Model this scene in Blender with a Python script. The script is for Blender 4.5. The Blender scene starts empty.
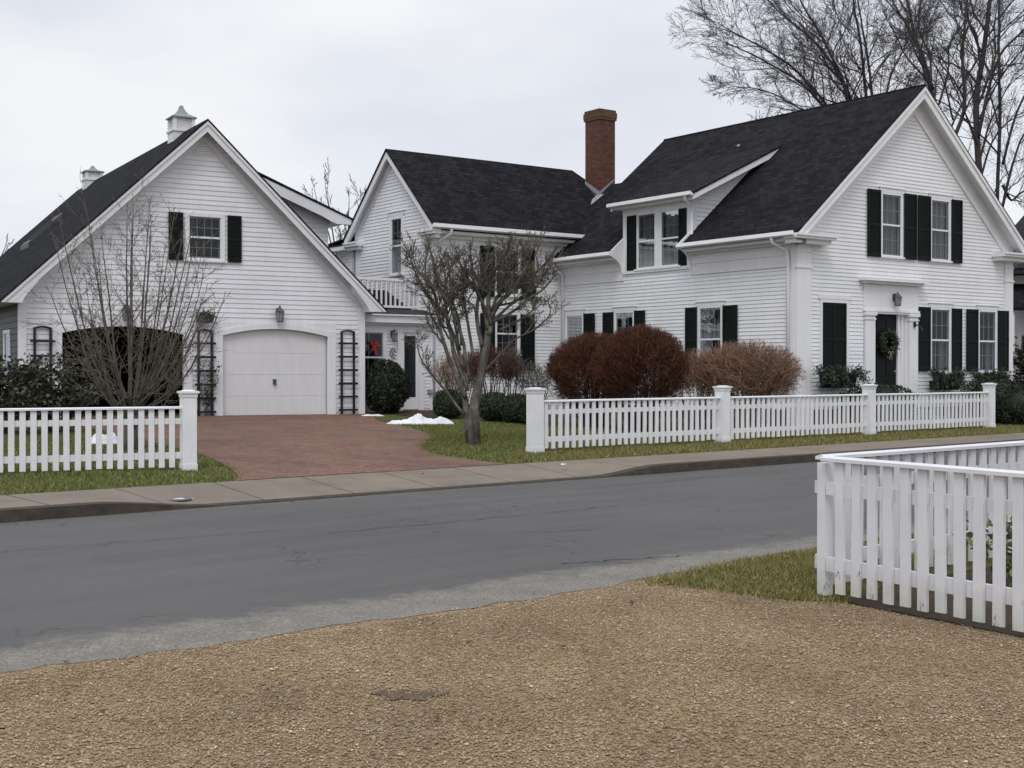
import bpy, math, random
import numpy as np
from mathutils import Vector, Matrix

R = math.radians
sc = bpy.context.scene
COL = sc.collection
rnd = random.Random(7)

# ------------------------------------------------------------------ helpers
class MB:
    """Collects faces; build() links them as ONE mesh object."""
    def __init__(s): s.V = []; s.F = []
    def poly(s, pts):
        n = len(s.V); s.V += [tuple(p) for p in pts]; s.F.append(tuple(range(n, n + len(pts))))
    def box(s, x0, x1, y0, y1, z0, z1):
        n = len(s.V)
        s.V += [(x0,y0,z0),(x1,y0,z0),(x1,y1,z0),(x0,y1,z0),(x0,y0,z1),(x1,y0,z1),(x1,y1,z1),(x0,y1,z1)]
        s.F += [tuple(n+i for i in f) for f in ((0,3,2,1),(4,5,6,7),(0,1,5,4),(1,2,6,5),(2,3,7,6),(3,0,4,7))]
    def prism(s, a, b):
        """two matching outlines a, b joined by sides and capped"""
        n = len(s.V); k = len(a)
        s.V += [tuple(p) for p in a] + [tuple(p) for p in b]
        s.F.append(tuple(range(n + k - 1, n - 1, -1))); s.F.append(tuple(range(n + k, n + 2 * k)))
        for i in range(k):
            j = (i + 1) % k; s.F.append((n + i, n + j, n + k + j, n + k + i))
    def slab(s, pts, th):
        s.prism([(x, y, z - th) for x, y, z in pts], pts)
    def tube(s, pts, r0, r1, n=6, cap=True, radii=None):
        pts = [Vector(p) for p in pts]; m = len(pts); base = len(s.V)
        d = (pts[1] - pts[0]).normalized()
        a = d.cross(Vector((0, 0, 1)))
        if a.length < 1e-3: a = d.cross(Vector((1, 0, 0)))
        a.normalize()
        for i, p in enumerate(pts):
            if i < m - 1: d = (pts[i + 1] - p)
            if d.length < 1e-9: d = Vector((0, 0, 1))
            d = d.normalized(); a = (a - d * a.dot(d))
            if a.length < 1e-6: a = d.orthogonal()
            a.normalize(); b = d.cross(a)
            r = radii[i] if radii else r0 + (r1 - r0) * i / (m - 1)
            for k in range(n):
                t = 2 * math.pi * k / n; q = p + (a * math.cos(t) + b * math.sin(t)) * r
                s.V.append((q.x, q.y, q.z))
        for i in range(m - 1):
            for k in range(n):
                k2 = (k + 1) % n
                s.F.append((base + i*n + k, base + i*n + k2, base + (i+1)*n + k2, base + (i+1)*n + k))
        if cap:
            s.F.append(tuple(base + k for k in range(n - 1, -1, -1)))
            s.F.append(tuple(base + (m-1)*n + k for k in range(n)))
    def lathe(s, prof, c=(0,0,0), n=16, rot=0.0):
        base = len(s.V); m = len(prof)
        for r, z in prof:
            for k in range(n):
                t = 2*math.pi*k/n + rot; s.V.append((c[0]+r*math.cos(t), c[1]+r*math.sin(t), c[2]+z))
        for i in range(m-1):
            for k in range(n):
                k2 = (k+1) % n
                s.F.append((base+i*n+k, base+i*n+k2, base+(i+1)*n+k2, base+(i+1)*n+k))
        s.F.append(tuple(base+k for k in range(n-1,-1,-1))); s.F.append(tuple(base+(m-1)*n+k for k in range(n)))
    def build(s, name, mat, parent=None, smooth=False, loc=None, rotz=0.0):
        me = bpy.data.meshes.new(name); me.from_pydata(s.V, [], s.F)
        if smooth: me.polygons.foreach_set('use_smooth', [True]*len(me.polygons))
        me.materials.append(mat); me.update()
        o = bpy.data.objects.new(name, me); COL.objects.link(o)
        if parent: o.parent = parent
        if loc: o.location = loc
        if rotz: o.rotation_euler = (0,0,rotz)
        return o

def np_mesh(name, V, F, mat, parent=None):
    me = bpy.data.meshes.new(name); nv = len(V); nf, k = F.shape
    me.vertices.add(nv); me.vertices.foreach_set('co', V.astype(np.float32).ravel())
    me.loops.add(nf*k); me.loops.foreach_set('vertex_index', F.astype(np.int32).ravel())
    me.polygons.add(nf); me.polygons.foreach_set('loop_start', np.arange(0, nf*k, k, dtype=np.int32))
    try: me.polygons.foreach_set('loop_total', np.full(nf, k, dtype=np.int32))
    except Exception: pass
    me.update(calc_edges=True); me.validate()
    me.materials.append(mat)
    o = bpy.data.objects.new(name, me); COL.objects.link(o)
    if parent: o.parent = parent
    return o

def tag(o, label, cat, group=None, kind=None):
    o['label'] = label; o['category'] = cat
    if group: o['group'] = group
    if kind: o['kind'] = kind
    return o
def thing(name, label, cat, loc=(0,0,0), rotz=0.0, group=None):
    o = bpy.data.objects.new(name, None); COL.objects.link(o)
    o.location = loc; o.rotation_euler = (0,0,rotz); o.empty_display_size = .2
    return tag(o, label, cat, group)
def struct(o, kind='structure'):
    o['kind'] = kind; return o

class Pl:
    """a wall plane: s along the wall, z up, o outward"""
    def __init__(s, org, sd, od): s.org = org; s.sd = sd; s.od = od
    def __call__(s, a, z, o=0.0):
        return (s.org[0]+s.sd[0]*a+s.od[0]*o, s.org[1]+s.sd[1]*a+s.od[1]*o, z)
def pbox(mb, pl, s0, s1, z0, z1, o0, o1):
    mb.prism([pl(s0,z0,o0),pl(s1,z0,o0),pl(s1,z1,o0),pl(s0,z1,o0)], [pl(s0,z0,o1),pl(s1,z0,o1),pl(s1,z1,o1),pl(s0,z1,o1)])
def ppoly(mb, pl, pts, o0, o1):
    mb.prism([pl(a,z,o0) for a,z in pts], [pl(a,z,o1) for a,z in pts])

def clap(mb, pl, z0, z1, shape, holes=(), exp=.1, lip=.014, breaks=()):
    """lapped clapboards: shape(z) -> (left, right); holes = (s0,s1,z0,z1)"""
    z = z0
    while z < z1 - 1e-4:
        zt = min(z + exp, z1)
        cuts = sorted({z, zt} | {c for h in holes for c in h[2:] if z < c < zt} | {b for b in breaks if z < b < zt})
        for a, b in zip(cuts, cuts[1:]):
            la, ra = shape(a); lb, rb = shape(b)
            if ra - la < .01 and rb - lb < .01: continue
            hs = sorted((h[0], h[1]) for h in holes if h[2] <= a + 1e-6 and h[3] >= b - 1e-6)
            spans = []; cur = None
            edges = [(la, lb)]
            for h0, h1 in hs: edges += [(h0, h0), (h1, h1)]
            edges.append((ra, rb))
            oa = lip * (1 - (a - z) / exp); ob = lip * (1 - (b - z) / exp)
            for i in range(0, len(edges), 2):
                (xa, xb), (ya, yb) = edges[i], edges[i+1]
                xa = max(xa, la); xb = max(xb, lb); ya = min(ya, ra); yb = min(yb, rb)
                if ya - xa < 1e-4 and yb - xb < 1e-4: continue
                mb.poly([pl(xa, a, oa), pl(max(ya,xa), a, oa), pl(max(yb,xb), b, ob), pl(xb, b, ob)])
                if a == z: mb.poly([pl(xa, a, -.002), pl(max(ya,xa), a, -.002), pl(max(ya,xa), a, oa), pl(xa, a, oa)])
        z = zt

# ------------------------------------------------------------------ materials
class NT:
    def __init__(s, name):
        s.m = bpy.data.materials.new(name); s.m.use_nodes = True; s.t = s.m.node_tree
        s.b = s.t.nodes['Principled BSDF']; s.out = s.t.nodes['Material Output']
    def n(s, typ, **kw):
        nd = s.t.nodes.new(typ)
        for k, v in kw.items():
            if k in nd.inputs: nd.inputs[k].default_value = v
            else: setattr(nd, k, v)
        return nd
    def l(s, a, b): s.t.links.new(a, b)
    def coord(s, kind='Object', scale=None, rot=None):
        tc = s.n('ShaderNodeTexCoord')
        if scale is None: return tc.outputs[kind]
        mp = s.n('ShaderNodeMapping'); s.l(tc.outputs[kind], mp.inputs[0]); mp.inputs['Scale'].default_value = scale
        if rot: mp.inputs['Rotation'].default_value = rot
        return mp.outputs[0]
    def noise(s, vec, scale, detail=4, rough=.6):
        nd = s.n('ShaderNodeTexNoise'); nd.inputs['Scale'].default_value = scale
        nd.inputs['Detail'].default_value = detail; nd.inputs['Roughness'].default_value = rough
        s.l(vec, nd.inputs['Vector']); return nd.outputs['Fac']
    def ramp(s, fac, stops, interp='LINEAR'):
        nd = s.n('ShaderNodeValToRGB'); cr = nd.color_ramp; cr.interpolation = interp
        while len(cr.elements) < len(stops): cr.elements.new(.5)
        for e, (p, c) in zip(cr.elements, stops):
            e.position = p; e.color = (*c, 1) if len(c) == 3 else c
        s.l(fac, nd.inputs[0]); return nd.outputs[0]
    def mix(s, fac, a, b, mode='MIX'):
        nd = s.n('ShaderNodeMix', data_type='RGBA', blend_type=mode)
        for sock, v in ((nd.inputs[0], fac), (nd.inputs[6], a), (nd.inputs[7], b)):
            if isinstance(v, (int, float)): sock.default_value = v
            elif isinstance(v, tuple): sock.default_value = (*v, 1)
            else: s.l(v, sock)
        return nd.outputs[2]
    def math(s, op, a, b=0.0):
        nd = s.n('ShaderNodeMath', operation=op)
        for sock, v in ((nd.inputs[0], a), (nd.inputs[1], b)):
            if isinstance(v, (int, float)): sock.default_value = v
            else: s.l(v, sock)
        return nd.outputs[0]
    def bump(s, h, strength=.4, dist=.02):
        nd = s.n('ShaderNodeBump'); nd.inputs['Strength'].default_value = strength; nd.inputs['Distance'].default_value = dist
        s.l(h, nd.inputs['Height']); s.l(nd.outputs[0], s.b.inputs['Normal'])
    def base(s, c, rough=.7, spec=.3):
        if isinstance(c, tuple): s.b.inputs['Base Color'].default_value = (*c, 1)
        else: s.l(c, s.b.inputs['Base Color'])
        s.b.inputs['Roughness'].default_value = rough; s.b.inputs['Specular IOR Level'].default_value = spec
        return s.m

def m_plain(name, c1, c2=None, scale=6, rough=.6, spec=.3, bump=0, bscale=None, detail=5):
    t = NT(name); v = t.coord()
    c2 = c2 or tuple(x*.8 for x in c1)
    col = t.ramp(t.noise(v, scale, detail), [(.3, c1), (.7, c2)])
    if bump: t.bump(t.noise(v, bscale or scale*4, 5), bump, .02)
    return t.base(col, rough, spec)

def m_white(name, tone=(.80,.80,.815), dirt=.86, boards=None):
    t = NT(name); v = t.coord()
    n1 = t.ramp(t.noise(v, .7, 5), [(.35, (1,1,1)), (.75, (dirt,dirt,dirt*.99))])
    n2 = t.ramp(t.noise(t.coord(scale=(5,5,.6)), 2.0, 4), [(.4, (1,1,1)), (.8, (.93,.925,.91))])
    col = t.mix(1.0, t.mix(1.0, tone, n1, 'MULTIPLY'), n2, 'MULTIPLY')
    if boards:
        sp = t.n('ShaderNodeSeparateXYZ'); t.l(v, sp.inputs[0]); cb = t.n('ShaderNodeCombineXYZ')
        t.l(t.math('ADD', sp.outputs[0], sp.outputs[1]), cb.inputs[0]); t.l(t.math('SUBTRACT', sp.outputs[2], boards[0]), cb.inputs[1])
        br = t.n('ShaderNodeTexBrick'); t.l(cb.outputs[0], br.inputs['Vector'])
        for k, w_ in (('Scale',1.0),('Mortar Size',.0016),('Brick Width',3.3),('Row Height',boards[1]),('Mortar Smooth',.0)): br.inputs[k].default_value = w_
        br.inputs['Color1'].default_value = (1,1,1,1); br.inputs['Color2'].default_value = (.935,.935,.94,1); br.inputs['Mortar'].default_value = (.72,.72,.72,1)
        col = t.mix(1.0, col, br.outputs['Color'], 'MULTIPLY')
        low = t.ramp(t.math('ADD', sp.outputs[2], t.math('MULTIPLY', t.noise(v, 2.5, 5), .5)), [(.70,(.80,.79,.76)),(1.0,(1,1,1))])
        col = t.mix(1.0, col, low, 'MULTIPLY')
    t.bump(t.noise(v, 30, 3), .08, .01)
    return t.base(col, .5, .35)

def m_roof(name, axis, c1=(.011,.0113,.0135), c2=(.0235,.0235,.0275)):
    """asphalt shingles in courses; axis = the horizontal axis of the courses"""
    t = NT(name); tc = t.n('ShaderNodeTexCoord'); sp = t.n('ShaderNodeSeparateXYZ'); t.l(tc.outputs['Object'], sp.inputs[0])
    cb = t.n('ShaderNodeCombineXYZ'); t.l(sp.outputs[axis], cb.inputs[0]); t.l(t.math('MULTIPLY', sp.outputs[2], 1.5), cb.inputs[1])
    br = t.n('ShaderNodeTexBrick'); t.l(cb.outputs[0], br.inputs['Vector'])
    for k, v in (('Scale',1.0),('Mortar Size',.006),('Brick Width',.24),('Row Height',.145),('Bias',0.0)): br.inputs[k].default_value = v
    br.inputs['Color1'].default_value = (*c1,1); br.inputs['Color2'].default_value = (*c2,1); br.inputs['Mortar'].default_value = (.006,.006,.007,1)
    n = t.ramp(t.noise(tc.outputs['Object'], .6, 6), [(.3,(.88,.88,.9)),(.7,(1.12,1.11,1.08))])
    g = t.ramp(t.noise(tc.outputs['Object'], 11, 4), [(.3,(.68,.68,.68)),(.7,(1.34,1.34,1.34))])
    col = t.mix(1.0, t.mix(1.0, br.outputs['Color'], n, 'MULTIPLY'), g, 'MULTIPLY')
    h = t.math('ADD', t.math('MULTIPLY', br.outputs['Fac'], -1.0), t.math('MULTIPLY', t.noise(tc.outputs['Object'], 40, 2), .6))
    t.bump(h, .6, .02)
    return t.base(col, .95, .08)

def m_brick(name, c1, c2, mortar, w=.21, h=.07, floor=False, moss=None):
    t = NT(name); tc = t.n('ShaderNodeTexCoord'); sp = t.n('ShaderNodeSeparateXYZ'); t.l(tc.outputs['Object'], sp.inputs[0])
    cb = t.n('ShaderNodeCombineXYZ')
    if floor: t.l(sp.outputs[0], cb.inputs[0]); t.l(sp.outputs[1], cb.inputs[1])
    else: t.l(t.math('ADD', sp.outputs[0], sp.outputs[1]), cb.inputs[0]); t.l(sp.outputs[2], cb.inputs[1])
    br = t.n('ShaderNodeTexBrick'); t.l(cb.outputs[0], br.inputs['Vector'])
    for k, v in (('Scale',1.0),('Mortar Size',.008),('Brick Width',w),('Row Height',h)): br.inputs[k].default_value = v
    br.inputs['Color1'].default_value = (*c1,1); br.inputs['Color2'].default_value = (*c2,1); br.inputs['Mortar'].default_value = (*mortar,1)
    n = t.ramp(t.noise(tc.outputs['Object'], .9, 6), [(.3,(.72,.72,.74)),(.7,(1.2,1.18,1.15))])
    g = t.ramp(t.noise(tc.outputs['Object'], 14, 4), [(.3,(.7,.7,.7)),(.7,(1.3,1.3,1.3))])
    col = t.mix(1.0, t.mix(1.0, br.outputs['Color'], n, 'MULTIPLY'), g, 'MULTIPLY')
    if moss:
        f = t.ramp(t.noise(tc.outputs['Object'], .45, 7, .7), [(.52,(0,0,0)),(.68,(.75,.75,.75))])
        col = t.mix(f, col, moss)
    t.bump(t.math('ADD', t.math('MULTIPLY', br.outputs['Fac'], -.8), t.noise(tc.outputs['Object'], 30, 3)), .5, .01)
    return t.base(col, .85, .25)

def m_island(name, stops, rough=.8, spec=.25, patch=False):
    """a colour of its own for each separate leaf, twig or pebble"""
    t = NT(name); g = t.n('ShaderNodeNewGeometry')
    col = t.ramp(g.outputs['Random Per Island'], stops)
    if patch:
        v = t.coord(); a = t.ramp(t.noise(v, .75, 6, .62), [(.3,(.70,.68,.66)),(.55,(1,1,1)),(.75,(1.10,1.08,1.04))])
        b = t.ramp(t.noise(t.coord(scale=(1.5,.22,1), rot=(0,0,.25)), 1.3, 4), [(.35,(.84,.83,.82)),(.6,(1.05,1.05,1.05))])
        col = t.mix(1.0, t.mix(1.0, col, a, 'MULTIPLY'), b, 'MULTIPLY')
    return t.base(col, rough, spec)

def m_glass(name):
    t = NT(name)
    tr = t.n('ShaderNodeBsdfTransparent'); tr.inputs[0].default_value = (.50,.54,.55,1)
    gl = t.n('ShaderNodeBsdfGlossy'); gl.inputs['Roughness'].default_value = .03; gl.inputs[0].default_value = (.9,.95,1,1)
    lw = t.n('ShaderNodeLayerWeight'); lw.inputs['Blend'].default_value = .35
    f = t.math('ADD', t.math('MULTIPLY', lw.outputs['Fresnel'], .42), .02)
    nb = t.n('ShaderNodeBump'); nb.inputs['Strength'].default_value = .12; nb.inputs['Distance'].default_value = .02
    t.l(t.noise(t.coord(), 3.0, 2), nb.inputs['Height']); t.l(nb.outputs[0], gl.inputs['Normal'])
    mx = t.n('ShaderNodeMixShader'); t.l(f, mx.inputs[0]); t.l(tr.outputs[0], mx.inputs[1]); t.l(gl.outputs[0], mx.inputs[2])
    t.l(mx.outputs[0], t.out.inputs['Surface']); return t.m

M = {}
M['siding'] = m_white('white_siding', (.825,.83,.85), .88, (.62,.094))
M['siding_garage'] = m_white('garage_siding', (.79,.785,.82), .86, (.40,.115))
M['trim'] = m_white('white_trim', (.80,.80,.82), .9)
M['trim_garage'] = m_white('garage_trim', (.76,.76,.79), .9)
M['roof_y'] = m_roof('asphalt_shingles_y', 1)
M['roof_x'] = m_roof('asphalt_shingles_x', 0)
M['roof_grey'] = m_roof('grey_shingles', 0, (.035,.036,.042), (.06,.062,.07))
M['shutter'] = m_plain('dark_green_paint', (.006,.010,.009), (.010,.015,.013), 3, .6, .1)
M['black'] = m_plain('black_metal', (.008,.008,.010), (.016,.016,.02), 8, .5, .4)
M['doorpaint'] = m_plain('black_door_paint', (.004,.006,.006), (.007,.009,.009), 3, .5, .15)
M['glass'] = m_glass('window_glass')
M['curtain'] = m_plain('curtain_cloth', (.50,.47,.41), (.36,.34,.30), 9, .9, .1)
M['room'] = m_plain('room_shade', (.03,.028,.026), (.02,.018,.017), 2, .9, .1)
M['chimney'] = m_brick('chimney_brick', (.088,.036,.027), (.150,.055,.036), (.095,.065,.053), .2, .07)
M['chimney_cap'] = m_brick('chimney_cap_brick', (.085,.045,.028), (.12,.065,.036), (.10,.07,.045), .2, .07)
M['lead'] = m_plain('lead_flashing', (.20,.21,.23), (.36,.37,.39), 10, .5, .5)
M['copper'] = m_plain('weathered_copper', (.20,.225,.215), (.27,.29,.275), 9, .6, .4)
M['greywood'] = m_white('shingle_siding_grey', (.026,.024,.026), .7)
M['door_garage'] = m_white('garage_door_paint', (.70,.69,.70), .93)
M['lantern'] = m_plain('lantern_metal', (.045,.05,.052), (.09,.10,.10), 14, .5, .5)
M['lamp_glass'] = m_plain('lantern_glass', (.20,.21,.22), (.3,.31,.32), 5, .15, .5)
M['red'] = m_plain('red_ribbon', (.62,.015,.012), (.45,.01,.01), 12, .5, .4)
M['brass'] = m_plain('aged_brass', (.28,.21,.10), (.16,.12,.06), 20, .4, .5)
M['brickstep'] = m_brick('step_brick', (.16,.055,.04), (.22,.08,.055), (.16,.13,.11))
M['stone'] = m_plain('granite', (.22,.21,.20), (.15,.145,.14), 12, .8, .3, .3)
M['snow'] = m_plain('old_snow', (.82,.83,.86), (.62,.63,.65), 3, .7, .3, .5, 9)
M['soil'] = m_plain('dark_soil', (.045,.034,.025), (.085,.065,.047), 9, .95, .1, .9, 22)

# peeling paint on the fences
def m_fence(name, amount, tone=(.80,.80,.815)):
    t = NT(name); v = t.coord('Object'); sp = t.n('ShaderNodeSeparateXYZ'); t.l(v, sp.inputs[0])
    oi = t.n('ShaderNodeObjectInfo'); ad = t.n('ShaderNodeVectorMath', operation='ADD'); t.l(v, ad.inputs[0])
    cb = t.n('ShaderNodeCombineXYZ'); t.l(t.math('MULTIPLY', oi.outputs['Random'], 37.0), cb.inputs[0]); t.l(cb.outputs[0], ad.inputs[1])
    mp = t.n('ShaderNodeMapping'); mp.inputs['Scale'].default_value = (1,1,.35); t.l(ad.outputs[0], mp.inputs[0])
    low = t.math('MULTIPLY', t.math('SUBTRACT', .5, sp.outputs[2]), .20)
    f = t.math('ADD', t.noise(mp.outputs[0], 14, 6, .65), low)
    f = t.ramp(f, [(amount, (0,0,0)), (amount + .03, (1,1,1))])
    wood = t.ramp(t.noise(mp.outputs[0], 60, 3), [(.3,(.20,.17,.15)),(.7,(.36,.33,.30))])
    pn = t.ramp(t.noise(ad.outputs[0], 3.0, 5), [(.35, tone), (.8, tuple(x*.86 for x in tone))])
    t.bump(t.noise(mp.outputs[0], 40, 3), .15, .01)
    al = t.ramp(t.math('ADD', sp.outputs[2], t.math('MULTIPLY', t.noise(ad.outputs[0], 7, 4), .25)), [(.16,(.78,.78,.66)),(.38,(1,1,1))])
    gr = t.ramp(t.noise(t.coord(scale=(1,1,.05)), 70, 3), [(.3,(.955,.955,.95)),(.6,(1,1,1))])
    return t.base(t.mix(1.0, t.mix(1.0, t.mix(f, pn, wood), al, 'MULTIPLY'), gr, 'MULTIPLY'), .6, .25)
M['fence'] = m_fence('fence_paint', .80)
M['fence_worn'] = m_fence('worn_fence_paint', .70, (.70,.70,.73))
M['snowcap'] = M['fence']

def m_bark(name, c1, c2, lichen=None, lo=.5):
    t = NT(name); v = t.coord(scale=(1,1,.3))
    col = t.ramp(t.noise(v, 22, 5), [(.3,c1),(.7,c2)])
    if lichen: col = t.mix(t.ramp(t.noise(t.coord(), 5, 6), [(lo,(0,0,0)),(lo+.15,(.8,.8,.8))]), col, lichen)
    t.bump(t.noise(v, 30, 4), .8, .02)
    return t.base(col, .9, .2)
M['bark_grey'] = m_bark('grey_bark', (.055,.049,.043), (.13,.115,.10), (.19,.195,.16), .48)
M['bark_dark'] = m_bark('dark_bark', (.038,.034,.040), (.085,.076,.080))
M['twig_dark'] = m_island('dark_twigs', [(0,(.045,.040,.045)),(1,(.10,.088,.09))], .9)
M['bark_olive'] = m_bark('olive_bark', (.07,.064,.052), (.15,.135,.11), (.17,.17,.13), .6)
M['twig_olive'] = m_island('olive_twigs', [(0,(.075,.066,.052)),(1,(.17,.15,.12))], .9)
M['twig_brown'] = m_island('brown_twigs', [(0,(.065,.055,.047)),(1,(.165,.14,.118))], .9)
M['twig_red'] = m_island('russet_twigs', [(0,(.040,.018,.012)),(.5,(.092,.036,.020)),(1,(.145,.062,.034))], .85)
M['twig_tan'] = m_island('tan_twigs', [(0,(.13,.062,.04)),(.5,(.235,.13,.085)),(1,(.33,.235,.17))], .85)
M['stem_tan'] = m_island('tan_stems', [(0,(.18,.135,.095)),(1,(.34,.27,.20))], .85)
M['leaf_box'] = m_island('boxwood_leaves', [(0,(.010,.018,.005)),(.6,(.022,.036,.009)),(1,(.045,.062,.016))], .6, .4)
M['leaf_yew'] = m_island('yew_needles', [(0,(.007,.012,.006)),(.6,(.015,.024,.010)),(1,(.035,.042,.018))], .6, .4)
M['leaf_rhodo'] = m_island('loose_leaves', [(0,(.012,.016,.008)),(.6,(.032,.036,.016)),(1,(.075,.065,.03))], .55, .45)
M['leaf_pine'] = m_island('bough_needles', [(0,(.012,.022,.010)),(.6,(.030,.045,.02)),(1,(.075,.085,.045))], .6, .4)
M['leaf_green'] = m_island('garden_leaves', [(0,(.03,.05,.012)),(.6,(.08,.11,.025)),(1,(.17,.19,.05))], .6, .4)
M['grass'] = m_island('grass_blades', [(0,(.065,.088,.020)),(.5,(.145,.175,.045)),(.8,(.22,.21,.08)),(1,(.33,.27,.14))], .8, .2)
M['grass_dry'] = m_island('dry_grass_blades', [(0,(.085,.092,.024)),(.45,(.185,.18,.055)),(.8,(.29,.235,.10)),(1,(.40,.32,.18))], .8, .2)
M['pebble'] = m_island('pea_gravel', [(0,(.225,.150,.080)),(.3,(.325,.228,.130)),(.55,(.40,.294,.178)),(.75,(.46,.363,.240)),(.9,(.36,.305,.24)),(1,(.66,.58,.46))], .75, .2, True)

# ------------------------------------------------------------------ terrain, road, drive (road frame: x along the road, y across it)
RR = R(41.0)
cR, sR = math.cos(RR), math.sin(RR)
def pq(x, y): return (x*cR + y*sR, -x*sR + y*cR)
def xy(p, q): return (p*cR - q*sR, p*sR + q*cR)
def gz(q):
    if q < 13.1: return 0.0
    if q < 14.5: return .13 + .015*(q-13.1)/1.4
    return min(.145 + .024*(q-14.5), .50)
def gxy(x, y): return gz(pq(x, y)[1])

def m_ground():
    t = NT('turf'); v = t.coord()
    col = t.ramp(t.noise(v, .8, 7, .65), [(.3,(.060,.075,.020)),(.55,(.095,.105,.034)),(.75,(.14,.125,.055))])
    col = t.mix(1.0, col, t.ramp(t.noise(v, 30, 4), [(.3,(.6,.6,.6)),(.7,(1.35,1.35,1.3))]), 'MULTIPLY')
    t.bump(t.noise(v, 40, 4), .9, .04)
    return t.base(col, .95, .15)
g = MB()
prof = [(-400,-.012),(6.0,-.012),(13.1,-.012),(13.3,-.012),(14.46,.118),(14.52,.1455)] + [(q, gz(q)) for q in (16,18,20,22,24,26,28,29.3)] + [(60,.5),(600,.5)]
for (q0,z0),(q1,z1) in zip(prof, prof[1:]):
    g.poly([(-500,q0,z0),(700,q0,z0),(700,q1,z1),(-500,q1,z1)])
struct(g.build('ground', m_ground(), rotz=RR))

def m_road():
    t = NT('asphalt'); v = t.coord(); sp = t.n('ShaderNodeSeparateXYZ'); t.l(v, sp.inputs[0])
    col = t.ramp(t.noise(v, .35, 6), [(.3,(.084,.082,.079)),(.7,(.104,.101,.096))])
    st = t.coord(scale=(.12,1.1,1)); col = t.mix(1.0, col, t.ramp(t.noise(st, 1.6, 5), [(.3,(.87,.87,.87)),(.7,(1.1,1.1,1.1))]), 'MULTIPLY')
    col = t.mix(1.0, col, t.ramp(t.noise(v, 90, 2), [(.3,(.72,.72,.72)),(.7,(1.28,1.28,1.28))]), 'MULTIPLY')
    # worn, gravel-strewn margin along the near edge
    w = t.math('ADD', t.math('ADD', sp.outputs[1], t.math('MULTIPLY', t.noise(v, 1.1, 8, .72), -1.35)), t.math('ADD', t.math('MULTIPLY', t.noise(v, 9, 5, .7), -.5), .45))
    band = t.ramp(t.math('SUBTRACT', w, 6.0), [(.42,(1,1,1)),(.70,(0,0,0))])
    grit = t.ramp(t.noise(v, 55, 3, .7), [(.3,(.115,.110,.100)),(.5,(.19,.175,.15)),(.7,(.31,.28,.235))])
    col = t.mix(t.mix(1.0, band, t.ramp(t.noise(v, 3, 5), [(.3,(.55,.55,.55)),(.6,(1,1,1))]), 'MULTIPLY'), col, grit)
    # cracks
    wp = t.n('ShaderNodeVectorMath', operation='ADD'); nz = t.n('ShaderNodeTexNoise'); nz.inputs['Scale'].default_value = 1.5; nz.inputs['Detail'].default_value = 6
    t.l(v, nz.inputs['Vector']); sc_ = t.n('ShaderNodeVectorMath', operation='SCALE'); t.l(nz.outputs['Color'], sc_.inputs[0]); sc_.inputs['Scale'].default_value = 1.6
    t.l(v, wp.inputs[0]); t.l(sc_.outputs[0], wp.inputs[1])
    vo = t.n('ShaderNodeTexVoronoi', feature='DISTANCE_TO_EDGE'); vo.inputs['Scale'].default_value = .33; t.l(wp.outputs[0], vo.inputs['Vector'])
    ck = t.ramp(vo.outputs['Distance'], [(.0,(1,1,1)),(.007,(0,0,0))])
    mk = t.ramp(t.noise(v, .5, 3), [(.5,(0,0,0)),(.6,(.75,.75,.75))])
    col = t.mix(t.mix(1.0, ck, mk, 'MULTIPLY'), col, (.025,.024,.023))
    t.bump(t.noise(v, 120, 3), .35, .01)
    return t.base(col, .82, .3)
rd = MB()
rg = random.Random(3)
near = []; p = -40.0; wv = 0.0
while p < 60:
    wv = .7*wv + rg.uniform(-.05,.05)
    near.append((p, 6.52 + wv + .12*math.sin(p*.9) + 0))
    p += .14
near = [(-300,6.5)] + near + [(300,6.5)]
fine = [a for a in near]
for (a0,b0),(a1,b1) in zip(fine, fine[1:]):
    rd.poly([(a0,b0,.002),(a1,b1,.002),(a1,7.0,.014),(a0,7.0,.014)])
    rd.poly([(a0,b0,-.011),(a1,b1,-.011),(a1,b1,.002),(a0,b0,.002)])
rd.poly([(-300,7.0,.014),(300,7.0,.014),(300,13.1,.004),(-300,13.1,.004)])
struct(rd.build('road', m_road(), rotz=RR))

# long tar seam and short cracks in the asphalt
ck = MB(); rg = random.Random(12)
def crack(p0, q0, p1, q1, w, n):
    a = []
    for i in range(n+1):
        t = i/n; k = 0 if i in (0,) else .5
        a.append((p0+(p1-p0)*t, q0+(q1-q0)*t + rg.uniform(-1,1)*.05, w*(.4+rg.random())))
    for (x0,y0,w0),(x1,y1,w1) in zip(a, a[1:]):
        z0 = .0185; z1 = .0185
        ck.poly([(x0,y0-w0,z0),(x1,y1-w1,z1),(x1,y1+w1,z1),(x0,y0+w0,z0)])
crack(6.6, 10.2, 10.4, 10.15, .008, 26); crack(8.9, 10.3, 9.3, 11.3, .006, 9); crack(3.0, 11.0, 6.4, 10.7, .005, 22)
crack(7.9, 9.1, 8.7, 8.7, .006, 8); crack(6.9, 7.35, 8.0, 7.0, .008, 14); crack(11.5,11.9,14.5,12.1,.006,20)
struct(ck.build('road_cracks', m_plain('tar', (.022,.021,.021), (.035,.034,.032), 20, .8), rotz=RR))

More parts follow.
